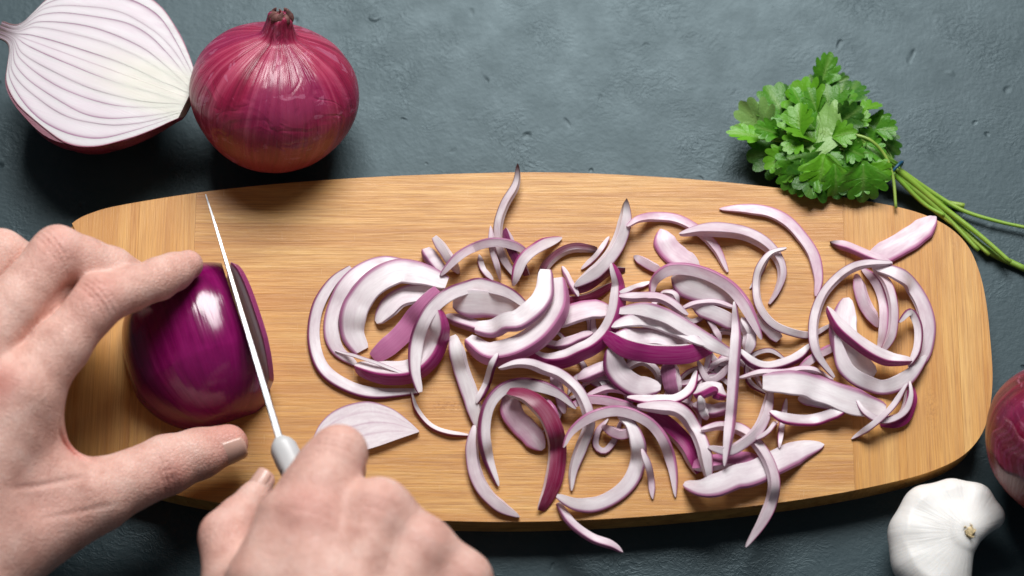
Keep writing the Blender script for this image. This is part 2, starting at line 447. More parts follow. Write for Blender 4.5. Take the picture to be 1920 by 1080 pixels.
TABLE, BAM_H, BAM_V = m_table(), m_bamboo('bamboo_long_grain', False), m_bamboo('bamboo_end_grain', True)
HALVED = m_slice('halved_onion_flesh', 0.0, 0.0, 0.0, 0.5, (0.58, 0.565, 0.59))
SLICE, SKIN, STEEL, LEAF, STEM, GARLIC = m_slice(), m_skin(), m_steel(), m_leaf(), m_stem(), m_garlic()
PAPERY = m_bulb('dry_onion_skin', (0.16, 0.005, 0.028), (0.31, 0.014, 0.060), (0.48, 0.085, 0.155), True)
PAPERY_DARK = m_bulb('dark_dry_onion_skin', (0.05, 0.001, 0.010), (0.16, 0.004, 0.026), (0.27, 0.022, 0.06), True)
PEELED = m_bulb('peeled_onion_skin', (0.095, 0.001, 0.044), (0.180, 0.002, 0.080), (0.26, 0.012, 0.125), False)
DRIED = m_simple('dried_onion_neck', (0.13, 0.05, 0.045), 0.7, noise_scale=300.0, amt=0.6, bump=0.5)
NAIL = m_simple('finger_nail', (0.66, 0.40, 0.33), 0.28, noise_scale=120.0, amt=0.08, sss=0.2)
HANDLE = m_simple('grey_handle', (0.55, 0.56, 0.57), 0.38, noise_scale=80.0, amt=0.06)
BAND = m_simple('blue_rubber_band', (0.01, 0.07, 0.14), 0.4, noise_scale=200.0, amt=0.2)
ROOTM = m_simple('garlic_root_plate', (0.58, 0.46, 0.26), 0.8, noise_scale=420.0, amt=0.55, bump=0.8)

# ================================================================== the table
def build_table():
    n = 2
    v = [(-190, -150, TABLE_Z), (190, -150, TABLE_Z), (190, 190, TABLE_Z), (-190, 190, TABLE_Z)]
    o = mesh('table', v, [(0, 1, 2, 3)], TABLE, org=(0, 0, TABLE_Z), smooth=False)
    tag(o, 'dark blue grey plastered table top under everything', 'table', kind='structure')
build_table()

# ================================================================== the board
OUT = [(122, 440), (140, 415), (175, 398), (230, 384), (380, 360), (540, 343), (700, 332), (850, 326), (1000, 323), (1150, 327), (1320, 338),
       (1480, 355), (1620, 376), (1710, 395), (1770, 420), (1810, 455), (1833, 500), (1848, 560), (1857, 640), (1861, 710), (1855, 770), (1840, 815),
       (1808, 852), (1760, 878), (1690, 900), (1560, 927), (1400, 950), (1200, 969), (1000, 978), (820, 976), (640, 966), (480, 952), (360, 934), (250, 908),
       (180, 880), (140, 845), (118, 790), (108, 700), (106, 600), (110, 510)]
def board_outline():
    p = np.array([P(a, b, 0)[:2] for a, b in OUT])
    q = catmull(np.vstack([p[-2:], p, p[:3]]), 420)
    # keep one full turn
    d = np.linalg.norm(q-p[0], axis=1); i0 = int(np.argmin(d[:60])); i1 = int(np.argmin(d[300:])+300)
    return q[i0:i1]
def whole_board(poly):
    """the board as one rounded slab; the planks are cut out of it"""
    if ((np.roll(poly[:, 0], -1)-poly[:, 0])*(np.roll(poly[:, 1], -1)+poly[:, 1])).sum() > 0: poly = poly[::-1]
    bm = bmesh.new(); n = len(poly)
    lo = [bm.verts.new((p[0], p[1], -BOARD_T)) for p in poly]; hi = [bm.verts.new((p[0], p[1], 0)) for p in poly]
    bm.faces.new(hi); bm.faces.new(lo[::-1])
    for i in range(n): bm.faces.new((lo[i], lo[(i+1) % n], hi[(i+1) % n], hi[i]))
    ed = [bm.edges.get((q[i], q[(i+1) % n])) for q in (lo, hi) for i in range(n)]
    bmesh.ops.bevel(bm, geom=ed, offset=0.36, segments=5, profile=0.5, affect='EDGES', clamp_overlap=True)
    return bm
def plank(slab_bm, rect, mat, parent, vertical):
    x0, x1, y0, y1 = rect; e = 0.0035
    bm = slab_bm.copy()
    for co, no in (((x0+e, 0, 0), (-1, 0, 0)), ((x1-e, 0, 0), (1, 0, 0)), ((0, y0+e, 0), (0, -1, 0)), ((0, y1-e, 0), (0, 1, 0))):
        if abs(co[0])+abs(co[1]) > 90: continue
        r = bmesh.ops.bisect_plane(bm, geom=bm.verts[:]+bm.edges[:]+bm.faces[:], plane_co=co, plane_no=no, clear_outer=True)
        bmesh.ops.contextual_create(bm, geom=[g for g in r['geom_cut'] if isinstance(g, bmesh.types.BMEdge)])
    bmesh.ops.triangulate(bm, faces=[f for f in bm.faces if len(f.verts) > 4])
    bm.verts.index_update()
    v = np.array([tuple(x.co) for x in bm.verts]); f = [[x.index for x in fc.verts] for fc in bm.faces]
    bm.free()
    oc = v[:, [1, 0, 2]].copy() if vertical else v.copy()
    oc += rng.uniform(-40, 40, 3)*np.array([1, 1, 0.2])
    return mesh('plank', v, f, mat, parent, {'oc': oc}, smooth=True, sharp=35)
def build_board():
    base = P(985, 640, 0); base[2] = TABLE_Z
    b = empty('cutting_board', base, 'long oval bamboo cutting board covered with sliced red onion', 'cutting board')
    poly = whole_board(board_outline())
    X = [-99] + [P(x, 640, 0)[0] for x in (250, 357, 1591, 1690, 1797)] + [99]
    Y = [99] + [P(960, y, 0)[1] for y in (452, 583, 716, 852)] + [-99]
    for i in (0, 1, 3, 4, 5): plank(poly, (X[i], X[i+1], -99, 99), BAM_V, b, True)
    for j in range(5): plank(poly, (X[2], X[3], Y[j+1], Y[j]), BAM_H, b, False)
build_board()

# ================================================================== whole onions
def rot_to(axis, roll=0.0):
    z = Vector(axis).normalized()
    return np.array((z.to_track_quat('Z', 'Y').to_matrix() @ Matrix.Rotation(roll, 3, 'Z')))
def build_whole_onion(center, R, axis, roll, label, seed, flap=False, mat=None):
    prof = catmull([(0.02, -3.12), (0.5, -3.2), (1.3, -3.02), (2.4, -2.45), (3.3, -1.35), (3.75, 0.0), (3.55, 1.2), (2.9, 2.15), (2.0, 2.75), (1.25, 3.05), (0.80, 3.25),
                    (0.64, 3.6), (0.55, 3.92), (0.50, 4.2), (0.38, 4.27), (0.22, 4.25), (0.02, 4.2)], 90)
    m = 128; k = R/3.75
    ang = np.linspace(0, 2*math.pi, m, endpoint=False)
    M = rot_to(axis, roll); c = np.asarray(center, float)
    base = c.copy(); base[2] = TABLE_Z
    root = empty('whole_onion', base, label, 'onion', 'whole red onions')
    v, oc = [], []
    for i, (r, z) in enumerate(prof):
        wob = 1+0.012*np.sin(ang*2+seed)+0.010*np.sin(ang*3+1.7*seed)
        rib = 0.006*vnoise(ang*38/(2*math.pi)*1.0+seed*3, seed)*min(1, r/2)
        neck = np.clip((z-2.6)/1.4, 0, 1)
        fold = neck*(0.08*np.sin(ang*5+seed)+0.06*np.sin(ang*9+2*seed))
        rr = r*k*(wob+rib+fold)
        zz = z*k+neck*0.10*np.sin(ang*3+seed)
        for j in range(m):
            v.append(c+M@np.array([rr[j]*math.cos(ang[j]), rr[j]*math.sin(ang[j]), zz[j]]))
            oc.append((math.cos(ang[j]), math.sin(ang[j]), z))
    mesh('bulb', v, grid_faces(len(prof), m, True), mat or PAPERY, root, {'oc': oc})
    # ragged dry leaf ends in the cut neck
    for j in range(9):
        a = 2*math.pi*j/9+0.3*math.sin(j*7+seed); r0 = 0.36*k; ln = random.uniform(0.22, 0.62)
        pts = [c+M@np.array([r0*math.cos(a), r0*math.sin(a), 4.0*k]), c+M@np.array([r0*1.08*math.cos(a), r0*1.08*math.sin(a), 4.26*k]),
               c+M@np.array([r0*0.7*math.cos(a+.3), r0*0.7*math.sin(a+.3), (4.26+ln*.7)*k])]
        vv, ff = tube(catmull(pts, 7), [0.17, 0.20, 0.19, 0.17, 0.13, 0.09, 0.03], 8, 0.45)
        mesh('dry_leaf_tip', vv, ff, DRIED, root)
    # dry root tuft
    if flap:
        ld = M.T@np.array([-0.80, -0.22, 0.55]); fa = math.atan2(ld[1], ld[0]); fz = float(np.clip(ld[2]*3.3, -2.2, 2.2)); FL = (fa-0.32, 0.64, fz-0.8, 1.7)
        # a loose torn sheet of papery skin standing off the bulb
        n1, n2 = 16, 14; vv = []
        for i in range(n1):
            for j in range(n2):
                s, t = i/(n1-1), j/(n2-1)
                a = FL[0]+FL[1]*s+0.06*math.sin(t*7+2)
                z = FL[2]+FL[3]*t+0.10*math.sin(s*9)
                rr = np.interp(z, prof[:60, 1], prof[:60, 0])*k+0.05+0.32*max(0, 1-t*1.5)**1.5*(0.6+0.4*math.sin(s*5))
                vv.append(c+M@np.array([rr*math.cos(a), rr*math.sin(a), z*k]))
        o = mesh('loose_skin', vv, grid_faces(n1, n2), mat or PAPERY, root, {'oc': [(math.cos(i*.1), math.sin(i*.1), 1.2) for i in range(n1*n2)]})
        md = o.modifiers.new('thick', 'SOLIDIFY'); md.thickness = 0.0003
    return root
wc = P(513, 183, 1.65); wc[2] = 1.65
build_whole_onion(wc, 3.68, (0.13, 0.58, 0.80), 0.6, 'whole unpeeled red onion with a dried brown neck, beside the cut half', 3)
rc = P(2006, 835, 1.7); rc[2] = 1.7
build_whole_onion(rc, 3.72, (0.45, 0.65, 0.60), 2.1, 'whole red onion cut off by the picture edge, beside the garlic', 8, True, PAPERY_DARK)

# ================================================================== half onion showing its layers
def build_half_onion():
    zc = 2.1
    A, B = P(-3, 54, zc), P(352, 184, zc)
    ax = B-A; L = float(np.linalg.norm(ax)); ax /= L
    nrm = np.array([0.0, 0.06, 1.0]); nrm -= ax*(nrm@ax); nrm /= np.linalg.norm(nrm)
    sd = np.cross(nrm, ax)
    T = np.linspace(0, 1, 80)
    Rp = catmull([(0, 0.42), (0.06, 0.46), (0.095, 0.74), (0.12, 1.40), (0.155, 2.25), (0.23, 2.95), (0.33, 3.48), (0.45, 3.88), (0.57, 3.98), (0.70, 3.62), (0.82, 2.80), (0.91, 1.98), (0.97, 1.35), (1.0, 1.05)], 300)
    R = np.interp(T, Rp[:, 0], Rp[:, 1])
    cored = np.interp(T, [0, 0.40, 0.43, 0.48, 0.56, 0.66, 0.78, 0.90, 1.0], [0.02, 0.03, 0.22, 0.44, 0.70, 0.95, 1.15, 1.20, 0.92])
    q = [1.0, 0.975, 0.87, 0.70, 0.585, 0.415, 0.29, 0.12, 0.0]
    K = len(q)-1
    surf = []
    for k in range(K+1):
        soft = R*q[k]; soft = soft*(1+0.022*np.sin(T*7+k*2.3)+0.012*np.sin(T*17+k*4.1))
        surf.append(np.maximum(soft, np.minimum(cored*(0.15+0.85*q[k]), R-0.012*k)) if k < K else soft*0)
    base = (A+B)/2; base[2] = TABLE_Z
    root = empty('half_onion', base, 'halved red onion lying cut face up, its pale layers showing', 'onion')
    nph = 26
    def creamy(t, r): return min(1, 1.25*math.exp(-((t-0.86)/0.30)**2-(r/1.25)**4)) if t < 0.86 else min(1, 1.25*math.exp(-(r/1.25)**4))
    def pt(t, r, phi, lift=0.0, back=0.0):
        return A+ax*(t*L)+sd*(r*math.cos(phi))-nrm*(r*math.sin(phi)*0.97)+nrm*lift
    for k in range(K):
        outer, inner = surf[k], surf[k+1]
        if k == K-1: inner = np.maximum(outer*0.02, 0.004)
        v, sk, oc, dry, cream = [], [], [], [], []
        lift = 0.004*math.sin(k*2.3) - (0.05 if k == 0 else 0)
        fr = [0.13, 0.30, 0.62, 0.92]
        for i, t in enumerate(T):
            ring = []
            for j in range(nph): ring.append((outer[i], math.pi*j/(nph-1), 1.0 if k < 2 else 0.8))
            for f in fr: ring.append((outer[i]+(inner[i]-outer[i])*f, math.pi, (0.34, 0.11, 0.03, 0.13)[fr.index(f)]))
            for j in range(nph): ring.append((inner[i], math.pi*(1-j/(nph-1)), 0.30))
            for f in fr[::-1]: ring.append((outer[i]+(inner[i]-outer[i])*f, 0.0, (0.34, 0.11, 0.03, 0.13)[fr.index(f)]))
            for r, ph, s in ring:
                edge = lift+0.004*math.sin(t*23+k) if ph in (0.0, math.pi) else (lift if ph < .01 or ph > 3.13 else 0)
                v.append(pt(t, r, ph, edge))
                cream.append(creamy(t, r)); nk = max(0, 1-t/0.16)
                thin = min(1, (outer[i]-inner[i])/0.22); sk.append(min(1, (s*(0.75+0.45*math.sin(k*2.9+1))*thin*(1-0.92*cream[-1]) if r < R[i]*0.93 else s)+0.55*nk if k else 1.0)); dry.append(min(1, 2.0*max(0, 1-t/0.12)*(0.45+0.55*(k < 2)+0.3*math.sin(k*2.1)))+(0.35 if k == 0 else 0)); oc.append((t*L, r*3+k*7, ph))
        m = len(ring)
        fs = grid_faces(len(T), m, True)
        fs.append(tuple(range(m))[::-1]); fs.append(tuple(range((len(T)-1)*m, len(T)*m)))
        c = (0.20, 0.008, 0.05, 0.1) if k < 2 else (0.22, 0.06, 0.16, 0.26)
        mesh('layer' if k else 'outer_skin', v, fs, HALVED, root, {'skin': sk, 'oc': oc, 'dry': dry, 'cream': cream}, sharp=40, color=c)
build_half_onion()

# ================================================================== the onion being cut, its slice and the knife
O0 = P(384, 655, 0); O0[2] = 0
a0, a1 = P(395, 500, 2.0), P(492, 792, 2.0)
CA = (a1-a0); CA[2] = 0; CA /= np.linalg.norm(CA)          # onion axis, stem end -> root end
CB = np.array([-CA[1], CA[0], 0.0])                        # towards the slices
TT = np.linspace(-3.55, 3.45, 90)
RR = 3.42*np.clip(1-np.abs(TT/3.62)**2.7, 0, 1)**(1/2.3)
RR = np.where(TT > 1.2, np.maximum(RR*(1-0.05*(TT-1.2)), 0.9), np.maximum(RR, 0.12))
CUT = 1.86
def build_held_onion():
    n = 72; v, oc = [], []
    for t, r in zip(TT, RR):
        for j in range(n):
            ph = math.pi*j/(n-1)
            wob = 1+0.010*math.sin(ph*4+t)
            v.append(O0+CA*t+CB*(-r*wob*math.cos(ph))+np.array([0, 0, 1.0])*(r*wob*math.sin(ph)*1.06+0.01))
            oc.append((math.cos(ph), math.sin(ph), t))
    bm = bmesh.new(); lay = [bm.verts.layers.float_vector.new('oc')]
    bv = []
    for p, o in zip(v, oc):
        q = bm.verts.new(V(p)); q[lay[0]] = Vector(o); bv.append(q)
    for f in grid_faces(len(TT), n): bm.faces.new([bv[i] for i in f])
    bm.faces.new([bv[i] for i in range(n)][::-1]); bm.faces.new([bv[i] for i in range((len(TT)-1)*n, len(TT)*n)])
    bmesh.ops.bisect_plane(bm, geom=bm.verts[:]+bm.edges[:]+bm.faces[:], plane_co=V(O0+CB*CUT), plane_no=V(CB), clear_outer=True)
    bmesh.ops.holes_fill(bm, edges=[e for e in bm.edges if e.is_boundary])
    bm.verts.ensure_lookup_table(); bm.verts.index_update()
    vv = [tuple(x.co) for x in bm.verts]; oo = [tuple(x[lay[0]]) for x in bm.verts]; ff = [[x.index for x in f.verts] for f in bm.faces]
    bm.free()
    o = mesh('peeled_onion', vv, ff, PEELED, None, {'oc': oo}, sharp=40)
    tag(o, 'glossy peeled purple half onion gripped by the hand and sliced by the knife', 'onion')
build_held_onion()
def slab(d0, d1, ang, off, label):
    """slice between two cut planes, leaning away from the knife"""
    nq = 34; v, sk, oc = [], [], []
    piv = O0+CB*(d1+off)
    ca, sa = math.cos(ang), math.sin(ang)
    def tr(t, b, z):
        # lean about the foot of the slice
        bb = b-d1; x = bb*ca+z*sa; zz = -bb*sa*1.0+z*ca
        return piv+CA*t+CB*x+np.array([0, 0, max(zz, 0.02)])
    ts = [t for t, r in zip(TT, RR) if r > d1+0.25]
    nt = len(ts)
    for side, d in ((0, d0), (1, d1)):
        for i, t in enumerate(ts):
            r = float(np.interp(t, TT, RR)); zt = math.sqrt(max(r*r-d*d, 0.01))*1.06
            for j in range(nq):
                q = j/(nq-1)
                v.append(tr(t, d, zt*q))
                rad = math.sqrt((zt*q)**2+d*d)/r
                ln = (rad*6.2) % 1.0
                s = 0.42*max(0, 1-abs(ln-0.93)/0.12)
                if rad > 0.93: s = (rad-0.93)/0.07
                sk.append(s); oc.append((t, rad*3, side*9))
    fs = [f[::-1] for f in grid_faces(nt, nq)]+[f for f in grid_faces(nt, nq, off=nt*nq)]
    o2 = nt*nq
    for i in range(nt-1):
        a, b = i*nq+nq-1, (i+1)*nq+nq-1
        fs.append((a, b, b+o2, a+o2)); a, b = i*nq, (i+1)*nq
        fs.append((b, a, a+o2, b+o2))
    for j in range(nq-1):
        fs.append((j+1, j, j+o2, j+1+o2)); a = (nt-1)*nq+j
        fs.append((a, a+1, a+1+o2, a+o2))
    o = mesh('onion_slice', v, fs, HALVED, None, {'skin': sk, 'oc': oc, 'dry': np.zeros(len(v))}, sharp=40, color=(0.22, 0.005, 0.10, 0.25))
    tag(o, label, 'onion slice', 'slices of red onion')
slab(CUT+0.08, CUT+0.32, math.radians(13), -0.06, 'fresh slice leaning off the purple half onion, on the far side of the knife blade')

def build_knife():
    t0, t1 = P(384, 356, 3.6), P(524, 822, 4.3)           # tip and heel of the spine
    d = t1-t0; L = float(np.linalg.norm(d)); d /= L
    mid = (t0+t1)/2
    look = (mid-CAM)/np.linalg.norm(mid-CAM)
    down = look-d*(look@d); down /= np.linalg.norm(down)
    side = np.cross(d, down); side /= np.linalg.norm(side)
    if side[0] < 0: side = -side
    down = down+side*(-0.05); down /= np.linalg.norm(down)
    root = empty('paring_knife', (mid[0], mid[1], 1.5), 'thin steel paring knife cutting down into the purple half onion', 'knife')
    n = 30; v = []
    for i in range(n):
        s = i/(n-1)
        p = t0+d*(s*L)
        wdt = 1.75*min(1, (s*L/2.6))**0.62+0.12
        th = 0.03+0.125*s**0.8; p = p+down*(0.45*max(0, 1-s/0.22)**2)
        for u, h in ((-1, 0.03), (-0.75, 0), (0.75, 0), (1, 0.03), (0.72, 0.5), (0.04, 1.0), (-0.04, 1.0), (-0.72, 0.5)):
            v.append(p+side*(u*th)+down*(h*wdt))
    fs = grid_faces(n, 8, True); fs.append(tuple(range(8))[::-1]); fs.append(tuple(range((n-1)*8, n*8)))
    mesh('blade', v, fs, STEEL, root, sharp=25)
    hd = P(640, 1075, 4.6)-t1; hd /= np.linalg.norm(hd)
    up = np.array([0, 0, 1.0]); sx = np.cross(hd, up); sx /= np.linalg.norm(sx); uz = np.cross(sx, hd)
    # bolster: a rounded steel collar, then the handle inside the fist
    def loft(stations, nn):
        vv = []
        for s, wx, wz, dz in stations:
            for j in range(nn):
                a = 2*math.pi*j/nn
                cx, cz = math.cos(a), math.sin(a)
                e = 0.7
                vv.append(t1+hd*s+sx*(wx*math.copysign(abs(cx)**e, cx))+uz*(wz*math.copysign(abs(cz)**e, cz)+dz))
        f = grid_faces(len(stations), nn, True); f.append(tuple(range(nn))[::-1]); f.append(tuple(range((len(stations)-1)*nn, len(stations)*nn)))
        return vv, f
    vv, f = loft([(-0.18, 0.14, 0.30, -0.4), (-0.10, 0.26, 0.5, -0.5), (0.08, 0.46, 0.72, -0.62), (0.28, 0.57, 0.82, -0.70), (0.8, 0.58, 0.84, -0.72), (1.25, 0.56, 0.84, -0.72)], 24)
    mesh('bolster', vv, f, HANDLE, root, sharp=50)
    vv, f = loft([(1.25, 0.52, 0.86, -0.72), (1.4, 0.56, 0.92, -0.74), (4, 0.66, 1.05, -0.8), (8.5, 0.62, 1.0, -0.8), (9.4, 0.5, 0.8, -0.8), (9.6, 0.3, 0.5, -0.8)], 24)
    mesh('handle', vv, f, HANDLE, root, sharp=50)
build_knife()

# ================================================================== garlic
def build_garlic():
    h = 0.07
    c = P(1775, 1010, 0)
    F = Field((c[0]-4.2, c[1]-4.6, TABLE_Z-0.3), (c[0]+4.0, c[1]+3.6, 3.2), h)
    top = P(1818, 996, 1.35)
    cl = [((1716, 1003), -0.25, 1.22), ((1735, 956), -0.2, 1.08), ((1783, 938), -0.1, 0.95), ((1828, 938), 0.0, 0.78), ((1860, 966), 0.1, 0.56),
          ((1722, 1052), -0.25, 1.22), ((1752, 1082), -0.2, 1.2), ((1775, 1100), -0.3, 0.95)]
    for (px, py), z, r in cl:
        p = P(px, py, z)
        F.add(p+(top-p)*0.05, top+(p-top)*0.22+np.array([0, 0, -0.42]), r*1.05, 0.46, 0.42)
    F.add(P(1762, 1000, -0.4), P(1800, 990, 0.15), 1.25, 0.75, 0.7)
    v, f = F.build()
    d = v-top; a = np.arctan2(d[:, 1], d[:, 0])
    oc = np.stack([np.cos(a), np.sin(a), np.linalg.norm(d, axis=1)], 1)
    root = empty('garlic_bulb', (c[0], c[1], TABLE_Z), 'white garlic bulb with plump cloves beside the board', 'garlic')
    mesh('cloves', v, f, GARLIC, root, {'oc': oc})
    vv, ff = tube([top+np.array([0.02, -0.02, -0.75]), top+np.array([0.02, 0, -0.18]), top+np.array([0.05, 0.03, 0.02])], [0.26, 0.25, 0.15], 14)
    vv += rng.normal(0, 0.022, vv.shape)
    mesh('root_plate', vv, ff, ROOTM, root)
    for i in range(12):
        a = i*0.55; r = random.uniform(0.05, 0.22)
        b = top+np.array([r*math.cos(a), r*math.sin(a), -0.16])
        vv, ff = tube([b, b+np.array([0.06*math.cos(a), 0.06*math.sin(a), 0.12]), b+np.array([0.16*math.cos(a+1), 0.16*math.sin(a+1), 0.20])], [0.045, 0.035, 0.012], 5)
        mesh('root_hair', vv, ff, ROOTM, root)
build_garlic()

# ================================================================== parsley
HALF = [(0.03, 0.0), (0.10, 0.06), (0.22, 0.18), (0.36, 0.30), (0.47, 0.37), (0.53, 0.44), (0.52, 0.50), (0.46, 0.52), (0.40, 0.52), (0.43, 0.57), (0.48, 0.65), (0.47, 0.73), (0.41, 0.76), (0.34, 0.73), (0.28, 0.68),
        (0.29, 0.76), (0.30, 0.86), (0.25, 0.93), (0.18, 0.93), (0.13, 0.89), (0.10, 0.95), (0.04, 1.0)]
def leaf_mesh(p, heading, size, pitch, bank, fold, curl, narrow, seed):
    """one leaflet from its base p; heading in degrees in the photo (0 = right, 90 = up)"""
    r2 = np.random.default_rng(seed)
    hv = np.array(HALF); hv[:, 0] *= narrow
    hv = catmull(hv, 40); ol = np.vstack([hv, (hv*np.array([-1, 1]))[::-1]])
    ol = ol+r2.normal(0, 0.004, ol.shape); n = len(ol)
    cen = np.array([0, 0.42]); v, ve, oc = [], [], []
    rings = 7
    for k in range(rings):
        s = (k/(rings-1))
        for i in range(n):
            c = np.array([0, 0.30+0.25*ol[i, 1]])
            x, y = c+(ol[i]-c)*s
            ang = math.atan2(x, y+0.05)
            vn = max(0, math.cos(ang*7.5))**6*(0.35+0.65*(1-s)) if abs(ang) < 1.2 else 0
            vn = max(vn, math.exp(-(x/0.025)**2))
            z = fold*abs(x)-curl*(y*y)*0.5-0.30*x*x+0.035*math.sin(ang*9+seed)*s*s+0.02*math.cos(ang*7.5)*s
            v.append((x*size, y*size, z*size)); ve.append(vn); oc.append((x*size*2+seed, y*size*2, 0))
    v = np.array(v)
    R = Matrix.Rotation(math.radians(heading-90), 3, 'Z') @ Matrix.Rotation(math.radians(pitch), 3, 'X') @ Matrix.Rotation(math.radians(bank), 3, 'Y')
    v = v@np.array(R).T+np.asarray(p)
    return v, grid_faces(rings, n, True), {'vein': ve, 'oc': oc}
def build_parsley():
    band = P(1676, 316, -0.7)
    root = empty('parsley_bunch', (band[0], band[1], TABLE_Z), 'small bunch of green parsley tied at its stems beside the board', 'parsley')
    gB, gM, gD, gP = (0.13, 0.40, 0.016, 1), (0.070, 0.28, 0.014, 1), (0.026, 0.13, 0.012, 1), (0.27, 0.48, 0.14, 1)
    # base px, py, height, heading, size px, pitch, bank, fold, curl, narrow, colour
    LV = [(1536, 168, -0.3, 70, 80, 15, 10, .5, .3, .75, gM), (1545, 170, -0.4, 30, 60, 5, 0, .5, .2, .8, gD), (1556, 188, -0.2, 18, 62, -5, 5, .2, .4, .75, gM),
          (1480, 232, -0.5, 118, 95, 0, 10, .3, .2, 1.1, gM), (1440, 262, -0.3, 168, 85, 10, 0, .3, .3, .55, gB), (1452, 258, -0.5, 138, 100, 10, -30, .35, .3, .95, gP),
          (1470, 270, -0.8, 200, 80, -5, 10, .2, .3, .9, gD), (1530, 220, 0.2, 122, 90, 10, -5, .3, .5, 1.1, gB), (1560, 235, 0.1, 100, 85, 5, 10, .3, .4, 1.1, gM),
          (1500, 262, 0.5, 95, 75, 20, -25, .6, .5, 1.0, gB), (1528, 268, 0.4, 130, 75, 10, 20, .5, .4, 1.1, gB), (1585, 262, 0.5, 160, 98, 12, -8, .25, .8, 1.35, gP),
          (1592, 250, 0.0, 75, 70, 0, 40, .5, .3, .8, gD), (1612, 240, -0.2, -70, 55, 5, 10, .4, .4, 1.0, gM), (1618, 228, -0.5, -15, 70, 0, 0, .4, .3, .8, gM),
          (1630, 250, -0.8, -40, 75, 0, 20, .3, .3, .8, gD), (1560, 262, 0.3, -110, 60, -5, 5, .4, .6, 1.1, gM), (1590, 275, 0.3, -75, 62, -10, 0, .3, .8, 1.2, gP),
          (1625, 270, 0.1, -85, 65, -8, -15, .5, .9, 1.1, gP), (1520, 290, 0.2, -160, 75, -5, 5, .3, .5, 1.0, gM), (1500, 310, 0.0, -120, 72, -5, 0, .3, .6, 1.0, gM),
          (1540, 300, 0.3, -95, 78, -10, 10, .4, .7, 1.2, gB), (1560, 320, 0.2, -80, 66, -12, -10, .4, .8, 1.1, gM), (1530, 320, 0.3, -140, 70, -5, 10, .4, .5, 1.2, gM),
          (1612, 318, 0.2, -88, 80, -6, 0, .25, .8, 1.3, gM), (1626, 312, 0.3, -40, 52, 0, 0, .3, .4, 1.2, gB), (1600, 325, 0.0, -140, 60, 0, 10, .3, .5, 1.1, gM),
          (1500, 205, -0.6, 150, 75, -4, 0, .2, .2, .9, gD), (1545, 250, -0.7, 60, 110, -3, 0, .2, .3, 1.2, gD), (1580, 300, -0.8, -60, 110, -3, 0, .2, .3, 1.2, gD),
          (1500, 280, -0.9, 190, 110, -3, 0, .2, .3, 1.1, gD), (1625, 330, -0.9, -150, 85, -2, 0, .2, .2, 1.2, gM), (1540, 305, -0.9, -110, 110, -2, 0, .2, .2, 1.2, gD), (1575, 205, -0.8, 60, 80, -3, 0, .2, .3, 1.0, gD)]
    for i in range(22):
        a = i*2.4; q = math.sqrt((i+0.5)/22)
        LV.append((1545+95*q*math.cos(a), 262-80*q*math.sin(a), 0.5-0.9*q, math.degrees(a)+rng.uniform(-40, 40), rng.uniform(42, 62), rng.uniform(0, 25), rng.uniform(-20, 20), .45, .5, rng.uniform(.8, 1.2), (gB, gM, gM, gD)[i % 4]))
    for i, (px, py, z, hd, sz, pi_, bk, fo, cu, na, c) in enumerate(LV):
        pi_ += rng.uniform(-10, 14); bk += rng.uniform(-24, 24)
        v, f, at = leaf_mesh(P(px, py, z), hd, sz/45.0, pi_, bk, fo, cu, na, i+1)
        edge_y = np.interp(v[:, 0], [P(x, 350, 0)[0] for x in (1320, 1480, 1620, 1710)], [P(x, y, 0)[1] for x, y in ((1320, 338), (1480, 355), (1620, 376), (1710, 395))])
        need = np.where(v[:, 1] < edge_y+0.1, 0.05, TABLE_Z+0.05)-v[:, 2]
        v[:, 2] += max(0.0, float(np.max(need)))+0.008*i
        cj = tuple(np.array(c[:3])*(0.85+0.3*rng.random()))+(1,)
        mesh('leaf', v, f, LEAF, root, at, color=cj)
        # leaf stalk running to the band
        e = P(px, py, z)-np.array([0, 0, 0.05]); b2 = band+rng.normal(0, 0.10, 3)
        md = (e+b2)/2+np.array([0, 0.3, 0.15])
        vv, ff = tube(catmull([e, md, b2], 10), np.linspace(0.045, 0.075, 10), 6)
        vv[:, 2] = np.maximum(vv[:, 2], TABLE_Z+0.02)
        mesh('stalk', vv, ff, STEM, root, color=(0.10, 0.25, 0.03, 1))
    ST = [([(1676, 318), (1760, 385), (1840, 462), (1925, 506)], 0.24), ([(1678, 312), (1750, 362), (1806, 395), (1870, 415), (1930, 428)], 0.13), ([(1672, 322), (1740, 385), (1793, 425)], 0.14),
          ([(1674, 325), (1730, 380), (1770, 404)], 0.13), ([(1676, 316), (1750, 372), (1808, 386)], 0.20), ([(1676, 320), (1770, 400), (1855, 478)], 0.15), ([(1674, 322), (1765, 398), (1835, 470)], 0.15),
          ([(1678, 314), (1755, 378), (1835, 440), (1895, 492)], 0.17), ([(1676, 320), (1745, 378), (1790, 405)], 0.16)]
    for i, (pp, r) in enumerate(ST):
        pts = [P(x, y, TABLE_Z+0.25+0.14*(i % 4)+0.6*max(0, 1-k*0.9)) for k, (x, y) in enumerate(pp)]
        vv, ff = tube(catmull(pts, 24), np.linspace(r*0.85, r*0.6, 24), 10)
        mesh('stem', vv, ff, STEM, root, color=(0.15+0.04*(i % 3), 0.33+0.05*(i % 2), 0.03, 1))
    # two stalks bending over the leaves and down over the board's edge
    for pp, r in (([(1590, 250, 0.6), (1630, 262, 0.7), (1658, 290, 0.5), (1674, 330, 0.35), (1680, 390, 0.25)], 0.085),):
        vv, ff = tube(catmull([P(*q) for q in pp], 24), np.linspace(r, r*0.8, 24), 8)
        mesh('stalk', vv, ff, STEM, root, color=(0.20, 0.33, 0.05, 1))
    dv = P(1760, 385, -0.7)-band; dv /= np.linalg.norm(dv)
